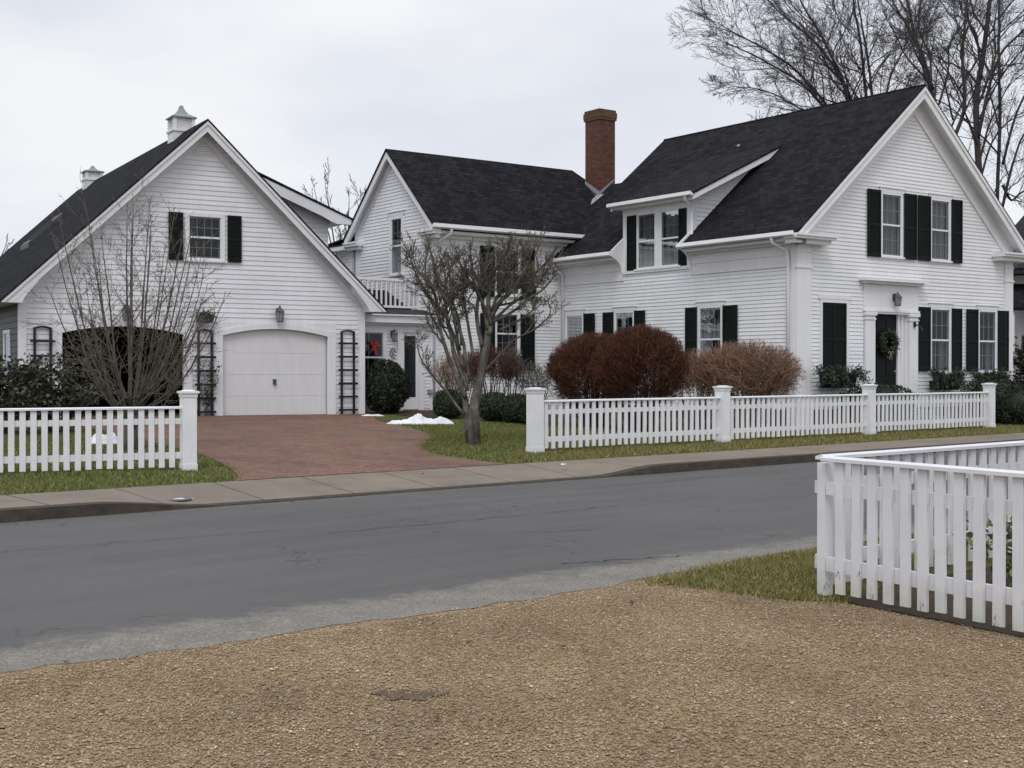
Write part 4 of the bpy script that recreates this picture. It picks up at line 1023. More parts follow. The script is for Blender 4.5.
ball_bush('boxwood', 'dark rounded shrub between the two front window boxes right of the door', 'shrub', hl_(6.25,.25,1.05), .80, .55, 1.12, M['leaf_yew'], 4200, .04, None, 2.3)
ball_bush('hedge', 'dark clipped hedge past the last post of the right fence', 'hedge', at(13.15,32.6), 1.1, .8, .98, M['leaf_yew'], 5200, .045, None, 4)
def loose_bush(label, loc, rx, ry, h, n, size, mat, seed, low=.25, cat='shrub', name='leafy_shrub'):
    t = thing(name, label, cat, loc, 0); q = random.Random(seed); rs = np.random.default_rng(seed); st_ = MB(); cl = []
    for i in range(34):
        a = q.uniform(0,6.28); rr = math.sqrt(q.random()); e = Vector((math.cos(a)*rr*rx, math.sin(a)*rr*ry, h*q.uniform(low,1.0)*(1-.18*rr*rr)))
        b = Vector((e.x*.3, e.y*.3, -.03)); mid = b.lerp(e,.55)+Vector((q.uniform(-.1,.1),q.uniform(-.1,.1),.08)); st_.tube([b,mid,e], .014,.005,5); cl += [e, mid.lerp(e,.6)]
    def smp():
        c = cl[q.randrange(len(cl))]; return (c.x+q.gauss(0,.13), c.y+q.gauss(0,.13), min(h*1.02, c.z+q.gauss(0,.09)))
    V, F_ = leaves(n, smp, size, rs); np_mesh('foliage', V, F_, mat, t); st_.build('stems', M['bark_dark'], t); return t
loose_bush('broad dark evergreen shrub at the left edge below the grey side wall', at(-9.55,24.0), .85, .7, 1.42, 5200, .06, M['leaf_rhodo'], 3)
loose_bush('open leafy shrub with gaps, covering the foot of the left trellis', at(-8.55,24.6), .66, .55, 1.45, 3000, .055, M['leaf_rhodo'], 8)
loose_bush('green shrub below the neighbour house beyond the right corner', (15.5,39.3,.3), .8, .6, 2.3, 2600, .09, M['leaf_rhodo'], 21)
loose_bush('low yellow-green plant inside the corner of the near fence', (3.75,9.05,0), .45, .35, .52, 600, .04, M['leaf_green'], 31, cat='plant', name='garden_plant')
loose_bush('taller yellow-green plant behind pickets at the right edge of near fence', (4.05,8.6,0), .5, .4, .60, 800, .042, M['leaf_green'], 32, cat='plant', name='garden_plant')
# climbing rose on the middle trellis
t = thing('climbing_rose', 'thin leafy climber on the trellis between the garage doors', 'plant', gl(-4.08,.42,.14), R(30.5)); q = random.Random(2); m = MB(); cl = []
for i in range(9):
    x = q.uniform(-.15,.2); pts = [(q.uniform(-.06,.1), 0, 0)]
    for k in range(1,7): pts.append((pts[-1][0]+q.uniform(-.09,.12), q.uniform(-.05,.03), k*q.uniform(.17,.21)))
    m.tube(pts, .007, .003, 4); cl += pts[2:]
m.build('stems', M['bark_dark'], t)
V, F_ = leaves(520, lambda: tuple(np.array(cl[q.randrange(len(cl))]) + np.array([q.gauss(0,.07), q.gauss(0,.03), q.gauss(0,.06)])), .034, np.random.default_rng(3)); np_mesh('foliage', V, F_, M['leaf_rhodo'], t)
# hanging planter above that trellis
t = thing('hanging_planter', 'small dark planter of greenery hung above the middle trellis', 'planter', gl(-4.11,2.67,.16), R(30.5)); m = MB()
m.prism([(-.15,-.1,0),(.15,-.1,0),(.15,.1,0),(-.15,.1,0)], [(-.19,-.13,.17),(.19,-.13,.17),(.19,.1,.17),(-.19,.1,.17)]); m.build('box', M['bark_dark'], t)
V, F_ = leaves(420, lambda: (q.gauss(0,.10), -.02+q.gauss(0,.06), .12+abs(q.gauss(0,.07))), .04, np.random.default_rng(4)); np_mesh('foliage', V, F_, M['leaf_rhodo'], t)

# window boxes dressed with evergreen boughs
def window_box(label, x0, x1, zb, gx0, gx1, seed):
    t = thing('window_box', label, 'window box', hl_((x0+x1)/2, zb, .10), R(36), 'window boxes of evergreen boughs'); w = (x1-x0)/2; q = random.Random(seed)
    m = MB(); m.prism([(-w,-.2,0),(w,-.2,0),(w,.0,0),(-w,.0,0)], [(-w-.03,-.25,.24),(w+.03,-.25,.24),(w+.03,.0,.24),(-w-.03,.0,.24)]); m.build('box', M['shutter'], t)
    c0, c1 = gx0-(x0+x1)/2, gx1-(x0+x1)/2; bp = []; st_ = MB()
    for i in range(95):
        bx = q.uniform(-w, w); tx = bx*(abs(c0 if bx<0 else c1)/w) + q.gauss(0,.08); out = q.uniform(.05,.45)
        if q.random() < .55: pts = [(bx,-.1,.2),((bx+tx)/2,-.14-out*.4,.36),(tx,-.14-out*.75,.20-.28*q.random())]
        else: pts = [(bx,-.1,.2),((bx+tx)/2,-.13-out*.2,.36),(tx,-.15-out*.4,.36+.22*q.random())]
        st_.tube(pts, .006,.003,4)
        for k in range(26):
            u = q.random(); a, b = (pts[0],pts[1]) if u < .5 else (pts[1],pts[2]); u = (u*2) % 1; bp.append(tuple(a[j]+(b[j]-a[j])*u+q.gauss(0,.025) for j in range(3)))
    it_ = iter(bp); V, F_ = leaves(len(bp), lambda: next(it_), .028, np.random.default_rng(seed), 3.6); np_mesh('foliage', V, F_, M['leaf_pine'], t); st_.build('stems', M['bark_dark'], t)
window_box('window box of evergreen boughs under the closed shutters left of the door', .72, 1.72, 1.13, .20, 2.2, 41)
window_box('window box of evergreen boughs under the window right beside the door', 4.9, 5.85, 1.05, 4.5, 6.1, 42)
window_box('window box of evergreen boughs under the window at the far right corner', 6.9, 7.85, 1.05, 6.2, 8.15, 43)

# wreath
t = thing('wreath', 'green wreath with pale ribbon hung on the black front door', 'wreath', hl_(3.34,2.24,.0), R(36)); q = random.Random(5)
m = MB(); m.tube([(.25*math.cos(a),0,.25*math.sin(a)) for a in [i*2*math.pi/20 for i in range(21)]], .05,.05,6); m.build('hoop', M['bark_dark'], t)
def ws():
    a = q.uniform(0,6.283); r = .25+q.gauss(0,.05); return (r*math.cos(a), -.03+q.gauss(0,.035), r*math.sin(a))
V, F_ = leaves(1500, ws, .035, np.random.default_rng(6), 2.6); np_mesh('foliage', V, F_, M['leaf_pine'], t)
m = MB()
for sg in (-1,1):
    m.tube([(0,-.09,-.25),(sg*.07,-.11,-.21),(sg*.10,-.10,-.26),(0,-.09,-.26)], .014,.014,5); m.tube([(0,-.09,-.26),(sg*.03,-.10,-.34),(sg*.05,-.09,-.42)], .014,.010,5)
m.build('ribbon', m_plain('faded_ribbon', (.16,.15,.12), (.24,.22,.18), 9, .7), t)
# flag bracket beside the door
m = MB(); m.tube([(0,0,.05),(0,-.10,.03),(.0,-.2,-.03),(0,-.25,-.12)], .018,.018,6); m.box(-.04,.04,-.02,.0,-.02,.12)
o = m.build('wall_hook', M['black'], None, False, hl_(4.28,2.66,.09), R(36)); tag(o, 'curved black metal hook on the right door pilaster', 'hook')
# red bow in the entry window and brass ornament beside it
m = MB()
for sg in (-1,1):
    m.prism([(0,0,-.01),(sg*.09,0,.07),(sg*.12,0,.02),(sg*.10,0,-.05)], [(0,-.02,-.01),(sg*.09,-.035,.07),(sg*.12,-.03,.02),(sg*.10,-.035,-.05)])
m.prism([(-.02,0,0),(.03,0,0),(.10,0,-.30),(.04,0,-.32)], [(-.02,-.015,0),(.03,-.015,0),(.10,-.02,-.30),(.04,-.02,-.32)]); m.prism([(-.03,0,0),(.01,0,0),(-.03,0,-.2),(-.08,0,-.2)], [(-.03,-.02,0),(.01,-.02,0),(-.03,-.02,-.2),(-.08,-.02,-.2)])
m.lathe([(.03,-.03),(.04,0),(.03,.03)], (0,-.02,0), 8)
o = m.build('ribbon_bow', M['red'], None, False, wl(-1.90,2.26,.14), R(36)); tag(o, 'bright red ribbon bow in the entry hall window', 'bow')
m = MB(); m.tube([(.10*math.cos(a)*(1-.1*a),0,.12*math.sin(a)) for a in [i*.5 for i in range(10)]], .015,.012,6); m.tube([(0,0,.14),(0,-.02,-.14),(.09,-.02,-.17)], .015,.015,6); m.tube([(-.06,-.01,.05),(.10,-.01,-.10)], .012,.012,6)
o = m.build('wall_ornament', M['brass'], None, True, wl(-1.32,2.02,.10), R(36)); tag(o, 'small brass scroll ornament on the wall by the entry hall door', 'ornament')

# ------------------------------------------------------------------ fences
def ang(a, b): return math.atan2(b[1]-a[1], b[0]-a[0])
def copy_part(src, parent, loc, rot=None):
    c = src.copy(); COL.objects.link(c); c.parent = parent; c.location = loc
    if rot: c.rotation_euler = rot
    return c
def fence_run(root, L, pitch, z0, ztop, mat, pw=.085, first=None, x0=0.0, rot=0.0, off=(0,0), slope=0.0, face=-1, three=True, seed=1):
    """rails and pickets along local x (rotated by rot about off)"""
    q = random.Random(seed); c, s = math.cos(rot), math.sin(rot)
    rails = [(ztop-.018, ztop+.016, -.04, .042), (z0+(ztop-z0)*.74, z0+(ztop-z0)*.83, .012, .045), (z0+(ztop-z0)*.20, z0+(ztop-z0)*.30, .012, .045)]
    for i, (a, b, y0, y1) in enumerate(rails):
        m = MB(); n = 8
        if i == 0:
            m.prism([(x0,y0,a),(x0,y1,a),(x0,y1,b-.012),(x0,0,b),(x0,y0,b-.012)], [(L,y0,a),(L,y1,a),(L,y1,b-.012),(L,0,b),(L,y0,b-.012)])
        else: m.box(x0, L, y0, y1, a, b)
        m.build('top_rail' if i == 0 else 'rail', mat, root, False, (off[0],off[1],0), rot)
    pk = first
    n = int((L-x0-.06)/pitch)
    for i in range(n):
        x = x0 + .5*(L-x0-pitch*(n-1)) + i*pitch
        if pk is None:
            m = MB(); m.box(-pw/2,pw/2,-.022,0,z0+.06,ztop-.012); pk = m.build('picket', mat, root); o = pk
        else: o = copy_part(pk, root, (0,0,0))
        o.location = (off[0]+c*x - s*.010, off[1]+s*x + c*.010, q.uniform(-.008,.008)); o.rotation_euler = (q.gauss(0,.004), q.gauss(0,.006), rot)
    return pk
def post(root, x, y, z0, h, w, mat):
    m = MB(); a = w/2; m.box(x-a,x+a,y-a,y+a,z0-.1,z0+h)
    m.box(x-a-.008,x+a+.008,y-a-.008,y+a+.008,z0-.1,z0+.10)
    o = m.build('post', mat, root)
    c = MB(); b = a+.03; c.box(x-b+.02,x+b-.02,y-b+.02,y+b-.02,z0+h-.05,z0+h-.002); c.prism([(x-b,y-b,z0+h),(x+b,y-b,z0+h),(x+b,y+b,z0+h),(x-b,y+b,z0+h)], [(x-b,y-b,z0+h+.03),(x+b,y-b,z0+h+.03),(x+b,y+b,z0+h+.03),(x-b,y+b,z0+h+.03)])
    c.prism([(x-b+.03,y-b+.03,z0+h+.03),(x+b-.03,y-b+.03,z0+h+.03),(x+b-.03,y+b-.03,z0+h+.03),(x-b+.03,y+b-.03,z0+h+.03)], [(x-.05,y-.05,z0+h+.045),(x+.05,y-.05,z0+h+.045),(x+.05,y+.05,z0+h+.045),(x-.05,y+.05,z0+h+.045)])
    c.build('post_cap', mat, o); return o
fr = thing('picket_fence', 'long white picket fence with four square posts in front of the gable house', 'fence', (.38,21.34,0), ang((.38,21.34),(11.36,30.94)))
xs = [0,4.76,9.58,14.58]; pk = None
for i, x in enumerate(xs): post(fr, x, 0, .18, 1.03, .205, M['fence'])
for i, (a, b) in enumerate(zip(xs, xs[1:])): pk = fence_run(fr, b-.1,   .158, .18, 1.03, M['fence'], .078, pk, a+.1, seed=i)
fl_ = thing('picket_fence', 'white picket fence ending at a capped post left of the brick drive', 'fence', (-4.37,17.54,0), math.atan2(1.1,2.2))
post(fl_, 0, 0, .17, 1.05, .19, M['fence']); fence_run(fl_, -.095, .135, .17, 1.03, M['fence'], .074, None, -5.2, seed=9)
fn = thing('picket_fence', 'worn white picket fence turning a corner at the edge of the gravel drive', 'fence', (2.02,8.66,0), 0)
a1 = math.atan2(7.28-8.65, 2.87-2.07); a2 = math.atan2(.656,.755)
pk = fence_run(fn, 6.2, .1385, .0, .935, M['fence_worn'], .072, None, .09, a1, seed=21)
fence_run(fn, 11.0, .15, .0, .935, M['fence_worn'], .075, pk, .06, a2, seed=22)
m = MB(); m.box(.0,.075,.02,.09,.02,.90); m.build('post', M['fence_worn'], fn, False, (0,0,0), a1)

# ------------------------------------------------------------------ trees
class Tree:
    def __init__(s, seed, thr): s.T = MB(); s.C = MB(); s.q = random.Random(seed); s.thr = thr
    def tube(s, pts, r0, r1):
        big = r0 > s.thr; n = 9 if r0 > .07 else 6 if r0 > .02 else 4 if r0 > .008 else 3
        (s.T if big else s.C).tube(pts, r0, r1, n, big)
    def path(s, p, d, L, wig, up, n):
        pts = [p.copy()]; q = s.q
        for i in range(n):
            d = (d + Vector((q.gauss(0,wig),q.gauss(0,wig),q.gauss(0,wig)+up))).normalized(); pts.append(pts[-1]+d*(L/n))
        return pts
    def grow(s, p, d, L, r, lvl, P):
        q = s.q; n = max(2, min(7, int(L/P['seg']))); pts = s.path(p, d, L, P['wig'], P['up'], n); s.tube(pts, r, r*P.get('tap',.4)); s.kids(pts, r, r*P.get('tap',.4), L, lvl, P)
    def kids(s, pts, r0, r1, L, lvl, P, lo=None, count=None):
        if lvl >= len(P['n']): return
        q = s.q; lo = P['lo'] if lo is None else lo
        for k in range(count or P['n'][lvl]):
            t = lo+(1-lo)*((k+q.random())/(count or P['n'][lvl])); f = t*(len(pts)-1); i = min(int(f), len(pts)-2); a = pts[i].lerp(pts[i+1], f-i); d = (pts[i+1]-pts[i]).normalized()
            ax = d.orthogonal(); ax.rotate(Matrix.Rotation(q.uniform(0,6.283),3,d)); e = d.copy(); e.rotate(Matrix.Rotation(R(q.uniform(*P['ang'])),3,ax))
            s.grow(a, e, L*q.uniform(*(P.get('ratio0',P['ratio']) if lvl == 0 else P['ratio']))*(1.15-.5*t), max(P['rmin'], (r0+(r1-r0)*t)*P['rr']), lvl+1, P)
        e = (pts[-1]-pts[-2]).normalized(); s.grow(pts[-1], e, L*(P.get('term0',.12) if lvl == 0 else .35), max(P['rmin'], r1*.9), lvl+1, P)
    def limb(s, pts, r0, r1, P, lvl=0, count=None, lo=None):
        """hand-laid limb smoothed, then branched"""
        p = [Vector(x) for x in pts]; out = []
        for i in range(len(p)-1):
            a, b, c, d = p[max(i-1,0)], p[i], p[i+1], p[min(i+2,len(p)-1)]
            for k in range(4):
                t = k/4; out.append(.5*((2*b)+(c-a)*t+(2*a-5*b+4*c-d)*t*t+(3*b-3*c+d-a)*t**3) + Vector((s.q.gauss(0,r0*.12),s.q.gauss(0,r0*.12),0)))
        out.append(p[-1]); s.tube(out, r0, r1); s.kids(out, r0, r1, sum((out[i+1]-out[i]).length for i in range(len(out)-1)), lvl, P, lo, count)
    def finish(s, name, label, loc, tm, cm, rotz=0, group=None):
        t = thing(name, label, 'tree', loc, rotz, group); s.T.build('trunk', tm, t, True); s.C.build('crown', cm, t); return t

# pruned tree on the lawn (metres from its base; z up)
k = .0176
def L2(lst, yo):
    n = len(lst)-1; return [((x-474)*k, yo*(i/n)**1.1 + (0 if i == 0 else .04*math.sin(i*2.1+yo*5)), (445-y)*k) for i,(x,y) in enumerate(lst)]
T = Tree(3, .011)
PP = dict(n=[9,6,4], seg=.075, wig=.22, up=.17, lo=.25, ang=(30,66), ratio=(.40,.66), ratio0=(.18,.34), rr=.60, rmin=.0058, term0=.05)
T.tube([Vector((0,0,-.1)),Vector((-.01,0,.12)),Vector((-.03,0,.45)),Vector((.02,.01,.8)),Vector((.12,.02,1.2)),Vector((.22,.03,1.75)),Vector((.28,.03,2.2))], .118, .056)
T.T.tube([(-.05,.02,-.05),(-.11,.03,.5),(-.18,.05,.95)], .09, .045, 8); T.T.tube([(.05,-.05,-.05),(.03,-.06,.5),(.0,-.04,.9)], .085, .05, 8)
for lst, yo, r0, r1, cnt in (
  ([(466,398),(450,362),(441,330),(437,300),(425,278),(412,265)], -.2, .055, .016, 9),
  ([(468,390),(456,358),(448,325),(444,300),(436,282),(432,262)], .35, .05, .016, 9),
  ([(470,380),(464,345),(456,318),(447,300),(436,290),(420,284)], -.5, .042, .014, 8),
  ([(462,345),(458,318),(452,300),(449,280),(447,258)], .6, .035, .012, 8),
  ([(464,415),(447,392),(432,374),(422,358),(419,345)], -.4, .035, .009, 3),
  ([(489,335),(494,312),(505,296),(522,284),(540,268),(550,258)], .3, .06, .016, 9),
  ([(490,325),(489,300),(492,280),(500,262),(508,250)], -.4, .055, .016, 9),
  ([(488,330),(483,305),(481,285),(474,272),(470,258)], .5, .05, .015, 9),
  ([(490,320),(500,302),(512,292),(526,270),(532,252)], -.6, .05, .015, 9),
  ([(482,345),(477,318),(479,295),(484,276),(488,252)], -.1, .05, .015, 9),
  ([(491,318),(496,298),(512,276),(518,256),(521,246)], .8, .045, .014, 9),
  ([(492,322),(512,312),(530,298),(543,290),(553,278)], -.2, .04, .012, 7),
  ([(484,372),(503,352),(514,340),(534,330),(546,320),(550,312)], -.5, .030, .008, 3),
  ([(500,330),(522,318),(538,306),(545,300)], .4, .022, .007, 4),
  ([(464,370),(450,325),(432,300),(418,278),(411,262)], .1, .036, .012, 7), ([(460,350),(453,312),(447,286),(455,262)], -.5, .036, .012, 7),
  ([(474,360),(467,318),(463,290),(466,264)], .2, .036, .012, 7), ([(489,318),(479,294),(467,278),(460,262)], -.4, .034, .012, 7),
  ([(491,310),(503,284),(507,264),(504,252)], .1, .036, .012, 7), ([(491,322),(516,300),(537,284),(547,270)], .6, .036, .012, 7)):
    T.limb(L2(lst, yo), r0*.85, r1*.9, PP, 0, cnt+4)
T.finish('pruned_tree', 'knobbly pruned bare tree standing alone on the lawn', at(-.67,22.9), M['bark_grey'], M['twig_brown'])

# multi-stemmed vase-shaped tree behind the left fence
k2 = .0158; T = Tree(8, .012)
P2 = dict(n=[10,4,2], seg=.12, wig=.14, up=.05, lo=.2, ang=(24,60), ratio=(.30,.5), ratio0=(.12,.28), rr=.5, rmin=.0036, term0=.05)
T.tube([Vector((0,0,-.1)),Vector((0,0,.25)),Vector((.02,.02,.7))], .13, .09)
tips = [(66,248),(74,228),(84,262),(98,220),(104,240),(113,212),(122,226),(129,206),(136,222),(144,208),(152,226),(163,214),(170,236),(182,226),(190,250),(206,262),(216,278),(222,302),(58,318),(62,296),(205,318),(72,290),(118,250),(160,255),(212,340),(200,292),(78,345),(92,362),(176,352),(188,330),(90,300),(172,300),(108,330),(152,335),(68,278),(196,365)]
q = random.Random(4)
for i, (x, y) in enumerate(tips):
    tx, tz = (x-130)*k2, (452-y)*k2; ty = q.uniform(-.9,.9); b = Vector((tx*.06, ty*.06, q.uniform(.35,.85))); e = Vector((tx,ty,tz))
    m1 = b.lerp(e,.33); m1.x += tx*.13; m1.y += ty*.13; m1.z -= abs(tx)*.10; m2 = b.lerp(e,.68); m2.x += tx*.10; m2.z -= abs(tx)*.08
    T.limb([b, m1, m2, e], q.uniform(.014,.030), .005, P2, 0)
T.finish('ornamental_tree', 'bare vase-shaped tree of many stems behind the left fence', at(-6.02,20.5), M['bark_olive'], M['twig_olive'])

# tall bare trees behind the gable house
def big(seed, label, x0, depth, limbs, trunk, P, grp='tall bare trees behind the gable house'):
    kk = depth/1300.0; T = Tree(seed, .03); zb = .5; z_of = lambda y: 1.5 + (372.5-y)*kk - zb
    tp = [Vector(((x-x0)*kk, 0, z_of(y))) for x, y in trunk[0]]; T.tube(tp, trunk[1]*.7, trunk[2]*.62)
    for lst, yo, r0, r1, cnt in limbs:
        n = len(lst)-1; T.limb([((x-x0)*kk*(.86 if x < x0 and seed == 11 else 1), yo*(i/n), z_of(y)) for i,(x,y) in enumerate(lst)], r0*.54, r1*.62, P, 0, cnt + (4 if seed == 11 else 1))
    return T.finish('bare_tree', label, ((x0-512)/1300.0*depth, depth, zb), M['bark_dark'], M['twig_dark'], 0, grp)
PB = dict(n=[8,5,4,3], seg=.3, wig=.15, up=.045, lo=.15, ang=(22,52), ratio=(.45,.72), ratio0=(.20,.38), rr=.52, rmin=.0066, term0=.07)
big(11, 'spreading bare tree whose boughs reach furthest left over the roof ridge', 862, 47, [
  ([(862,190),(838,140),(810,108),(785,88),(750,72),(712,58),(690,52)], -1.5, .14, .02, 11),
  ([(862,190),(845,140),(820,100),(790,68),(755,45),(722,28),(700,15)], 1.2, .14, .02, 11),
  ([(862,180),(848,120),(836,80),(812,40),(790,10),(770,-25)], -.5, .15, .03, 10),
  ([(840,140),(820,118),(792,108),(760,92),(730,85),(705,88)], .6, .09, .015, 9),
  ([(862,180),(855,110),(835,62),(803,25),(775,0),(750,-30)], 2, .14, .03, 10),
  ([(864,170),(862,110),(852,60),(838,10),(825,-40)], -2, .14, .03, 9),
  ([(864,170),(874,110),(872,60),(866,10),(860,-50)], 1.2, .13, .03, 9),
  ([(864,165),(878,120),(886,80),(900,48),(912,10)], -1, .10, .02, 7), ([(863,170),(858,118),(846,82),(826,58),(806,44)], 1.5, .08, .015, 7), ([(864,165),(884,112),(903,84),(925,62)], 1.6, .07, .015, 6)], ([(862,430),(862,300),(861,190)], .36, .24), PB)
big(12, 'upright bare tree rising behind the peak of the gable', 950, 45, [
  ([(948,150),(930,82),(922,50),(912,0),(905,-50)], .8, .17, .05, 9),
  ([(932,90),(918,55),(900,30),(882,5),(868,-30)], -1.2, .11, .02, 9),
  ([(948,150),(962,110),(958,60),(961,10),(965,-50)], -.6, .14, .04, 9),
  ([(938,105),(950,70),(955,40),(975,10),(985,-40)], 1.2, .08, .02, 8),
  ([(930,80),(935,50),(930,20),(940,-30)], 2, .09, .03, 8),
  ([(958,90),(975,60),(990,40),(1010,20),(1030,-10)], -1.5, .07, .02, 8),
  ([(952,120),(936,88),(916,70),(893,58)], -2.2, .07, .015, 6), ([(950,130),(966,100),(985,78),(1008,66)], 1.2, .07, .015, 6)], ([(952,430),(951,260),(948,150)], .30, .20), PB)
big(13, 'thick-trunked bare tree seen past the right slope of the gable', 986, 50, [
  ([(980,190),(976,110),(984,50),(990,0),(994,-60)], .3, .24, .10, 9),
  ([(977,140),(984,95),(993,60),(1010,40),(1035,15),(1060,-10)], -1.5, .13, .03, 9),
  ([(977,150),(968,112),(958,78),(950,50),(935,30)], 1.5, .07, .02, 8),
  ([(980,80),(972,38),(955,18),(945,-20)], -1, .10, .02, 8),
  ([(992,420),(997,300),(1000,200),(1004,110),(1004,50),(1006,0),(1000,-50)], 1, .17, .06, 8),
  ([(978,165),(990,128),(1002,105),(1018,80),(1045,60)], 1.2, .09, .02, 8),
  ([(981,175),(996,140),(1016,118),(1040,108)], 1.4, .09, .02, 6), ([(979,120),(996,82),(1018,52),(1042,30)], -.6, .09, .02, 6), ([(979,150),(958,112),(934,96),(918,92)], -1.4, .07, .015, 5), ([(1002,185),(1012,200),(1026,190),(1060,176)], .4, .12, .03, 5),
  ([(1000,215),(1005,185),(1013,150),(1024,130),(1060,115)], -.8, .12, .03, 7),
  ([(1002,165),(1011,115),(1030,70),(1050,40)], -1.6, .10, .03, 8)], ([(990,430),(988,300),(981,190)], .38, .25), PB)
PS = dict(n=[6,5,4], seg=.4, wig=.12, up=.03, lo=.2, ang=(20,45), ratio=(.35,.5), ratio0=(.16,.28), rr=.55, rmin=.010, term0=.08)
def distant(seed, label, x, y, h, spread):
    T = Tree(seed, .04); T.tube([Vector((0,0,-.2)),Vector((.1,0,h*.25)),Vector((.1,.1,h*.45))], h*.02, h*.013)
    q = random.Random(seed)
    for i in range(8):
        a = i*.785+q.random(); s_ = spread*q.uniform(.5,1); T.limb([(.1,.1,h*q.uniform(.25,.45)),(.4*s_*math.cos(a),.4*s_*math.sin(a),h*.62),(s_*math.cos(a),s_*math.sin(a),h*q.uniform(.85,1))], h*.008, .012, PS, 0)
    T.finish('bare_tree', label, (x,y,.5), M['bark_dark'], M['twig_dark'], 0, 'distant bare trees')
distant(31, 'distant bare tree in the gap between garage dormer and wing gable', -6.6, 52, 8.3, 1.9)
distant(32, 'distant bare tree at the left edge beyond the garage roof', -23.4, 56, 6.6, 2.6)
distant(33, 'small distant treetop peeking over the main roof ridge', 10.9, 54, 11.2, 1.6)

# ------------------------------------------------------------------ snow, kerb-side bits
def snow(label, x, y, rx, ry, h, rot, seed):
    q = random.Random(seed); N = 34; m = MB(); ph = [q.uniform(0,6.28) for _ in range(8)]
    def f(a, r):
        e = 1+.22*math.sin(2*a+ph[0])+.12*math.sin(5*a+ph[1]); z = h*(1-r**2.6)*(.8+.3*math.sin(4*r*math.cos(a)*2+ph[2])+.25*math.sin(7*r*math.sin(a)+ph[3])+.12*math.sin(15*r*math.cos(a+1)+ph[4])); 
        return (rx*e*r*math.cos(a), ry*e*r*math.sin(a), max(-.005,z)-.01*r)
    rings = 10; m.V.append(f(0,0))
    for i in range(1,rings+1):
        for j in range(N):
            x_, y_, z_ = f(j*2*math.pi/N, i/rings); k_ = h*.16; m.V.append((x_+q.gauss(0,rx*.02), y_+q.gauss(0,ry*.02), z_+(q.gauss(0,k_)*.6 if i < rings else 0)))
    for j in range(N): m.F.append((0,1+j,1+(j+1)%N))
    for i in range(rings-1):
        for j in range(N): m.F.append((1+i*N+j,1+(i+1)*N+j,1+(i+1)*N+(j+1)%N,1+i*N+(j+1)%N))
    o = m.build('snow_pile', M['snow'], None, True, at(x,y,.0), rot); return tag(o, label, 'snow pile', 'leftover snow piles')
snow('low white snow heap on the lawn edge in front of the yew', -2.05, 29.0, .62, .42, .17, R(8), 3)
snow('snow heap seen through the pickets of the left fence', -6.9, 22.0, .36, .3, .16, 0, 5)
snow('second thin snow patch through the left fence pickets, nearer the drive', -6.35, 21.6, .22, .18, .06, .5, 6)
snow('thin strip of snow at the foot of the garage corner', -3.45, 31.9, .32, .08, .04, R(30), 7)
def wz_(p, q_): return kz(p) + (.147-kz(p))*(q_-13.27)/1.23
x_, y_ = xy(6.75,13.62)
m = MB(); m.lathe([(.21,0),(.21,.006),(.19,.008)], (0,0,0), 24); o = m.build('utility_cover', M['lantern'], None, False, (x_,y_,wz_(6.75,13.55)), 0); tag(o, 'round grey utility cover in the sidewalk by the left fence', 'utility cover')
x_, y_ = xy(6.82,13.58); o = snow('whitish ice smear on the utility cover in the sidewalk', x_, y_, .13, .06, .008, R(41), 9); o.location.z = wz_(6.82,13.58)+.009
m = MB(); m.poly([(-.05,-.03,0),(.05,-.035,.01),(.06,.03,.004),(-.04,.04,.015)]); m.poly([(-.05,-.03,.004),(.05,-.035,.014),(.06,.03,.008),(-.04,.04,.019)])
o = m.build('paper_scrap', M['trim'], None, False, (.76,18.95,.152)); tag(o, 'scrap of white paper on the sidewalk near the end fence post', 'litter')

# ------------------------------------------------------------------ sky, sun, camera
w = bpy.data.worlds.new('World'); sc.world = w; w.use_nodes = True; nt = w.node_tree
bg = nt.nodes['Background']; out = nt.nodes['World Output']
sky = nt.nodes.new('ShaderNodeTexSky'); sky.sky_type = 'NISHITA'; sky.sun_disc = False
SUN_EL, SUN_AZ = R(52), R(188)          # compass-like: 180 = straight behind the camera
sky.sun_elevation = SUN_EL; sky.sun_rotation = SUN_AZ
nt.links.new(sky.outputs[0], bg.inputs[0]); bg.inputs[1].default_value = .05
tc = nt.nodes.new('ShaderNodeTexCoord'); mp = nt.nodes.new('ShaderNodeMapping'); mp.inputs['Scale'].default_value = (1.2,1.2,3.0)
nt.links.new(tc.outputs['Generated'], mp.inputs[0])
nz = nt.nodes.new('ShaderNodeTexNoise'); nz.inputs['Scale'].default_value = 1.7; nz.inputs['Detail'].default_value = 5; nz.inputs['Roughness'].default_value = .5
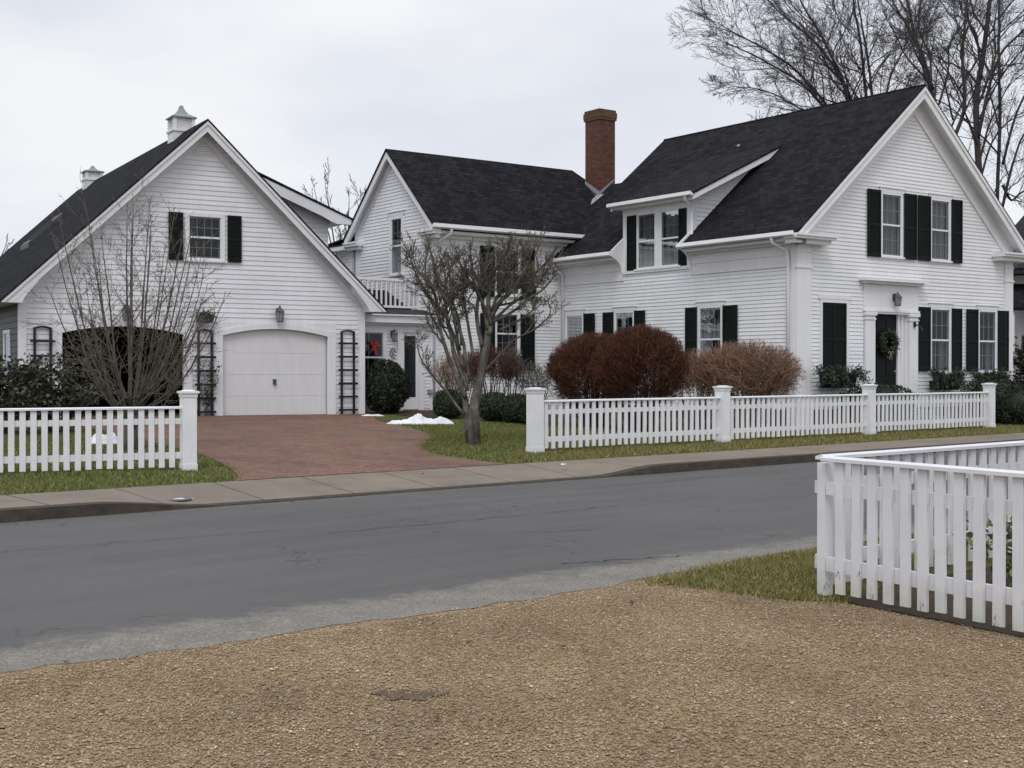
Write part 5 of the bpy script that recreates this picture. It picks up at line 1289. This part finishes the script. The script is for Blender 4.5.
nt.links.new(mp.outputs[0], nz.inputs['Vector'])
cr = nt.nodes.new('ShaderNodeValToRGB'); cr.color_ramp.elements[0].position = .36; cr.color_ramp.elements[0].color = (.67,.72,.845,1); cr.color_ramp.elements[1].position = .64; cr.color_ramp.elements[1].color = (.965,.975,1.0,1)
nt.links.new(nz.outputs['Fac'], cr.inputs[0])
# overcast dome: brighter overhead than at the horizon
sep = nt.nodes.new('ShaderNodeSeparateXYZ'); nt.links.new(tc.outputs['Generated'], sep.inputs[0])
mr = nt.nodes.new('ShaderNodeMapRange'); mr.inputs['From Min'].default_value = .25; mr.inputs['From Max'].default_value = 1.0; mr.inputs['To Min'].default_value = 1.0; mr.inputs['To Max'].default_value = 1.6
nt.links.new(sep.outputs[2], mr.inputs[0])
bg2 = nt.nodes.new('ShaderNodeBackground'); nt.links.new(cr.outputs[0], bg2.inputs[0]); nt.links.new(mr.outputs[0], bg2.inputs[1])
ms = nt.nodes.new('ShaderNodeMixShader'); ms.inputs[0].default_value = .92
nt.links.new(bg.outputs[0], ms.inputs[1]); nt.links.new(bg2.outputs[0], ms.inputs[2]); nt.links.new(ms.outputs[0], out.inputs[0])

sun = bpy.data.lights.new('sun', 'SUN'); sun.energy = 1.2; sun.angle = R(25); sun.color = (1.0,.97,.93)
so = bpy.data.objects.new('sun', sun); COL.objects.link(so)
dirv = Vector((math.sin(SUN_AZ)*math.cos(SUN_EL), math.cos(SUN_AZ)*math.cos(SUN_EL), math.sin(SUN_EL)))
so.rotation_euler = dirv.to_track_quat('Z','Y').to_euler()

cam = bpy.data.cameras.new('camera'); cam.sensor_width = 36; cam.lens = 36*1300/1024; cam.clip_end = 3000; cam.clip_start = .05
co = bpy.data.objects.new('camera', cam); COL.objects.link(co)
co.location = (0,0,1.5); co.rotation_euler = (R(90) - math.atan((384-372.5)/1300), 0, 0)
sc.camera = co
sc.view_settings.view_transform = 'Standard'; sc.view_settings.look = 'None'; sc.view_settings.exposure = 0; sc.view_settings.gamma = 1
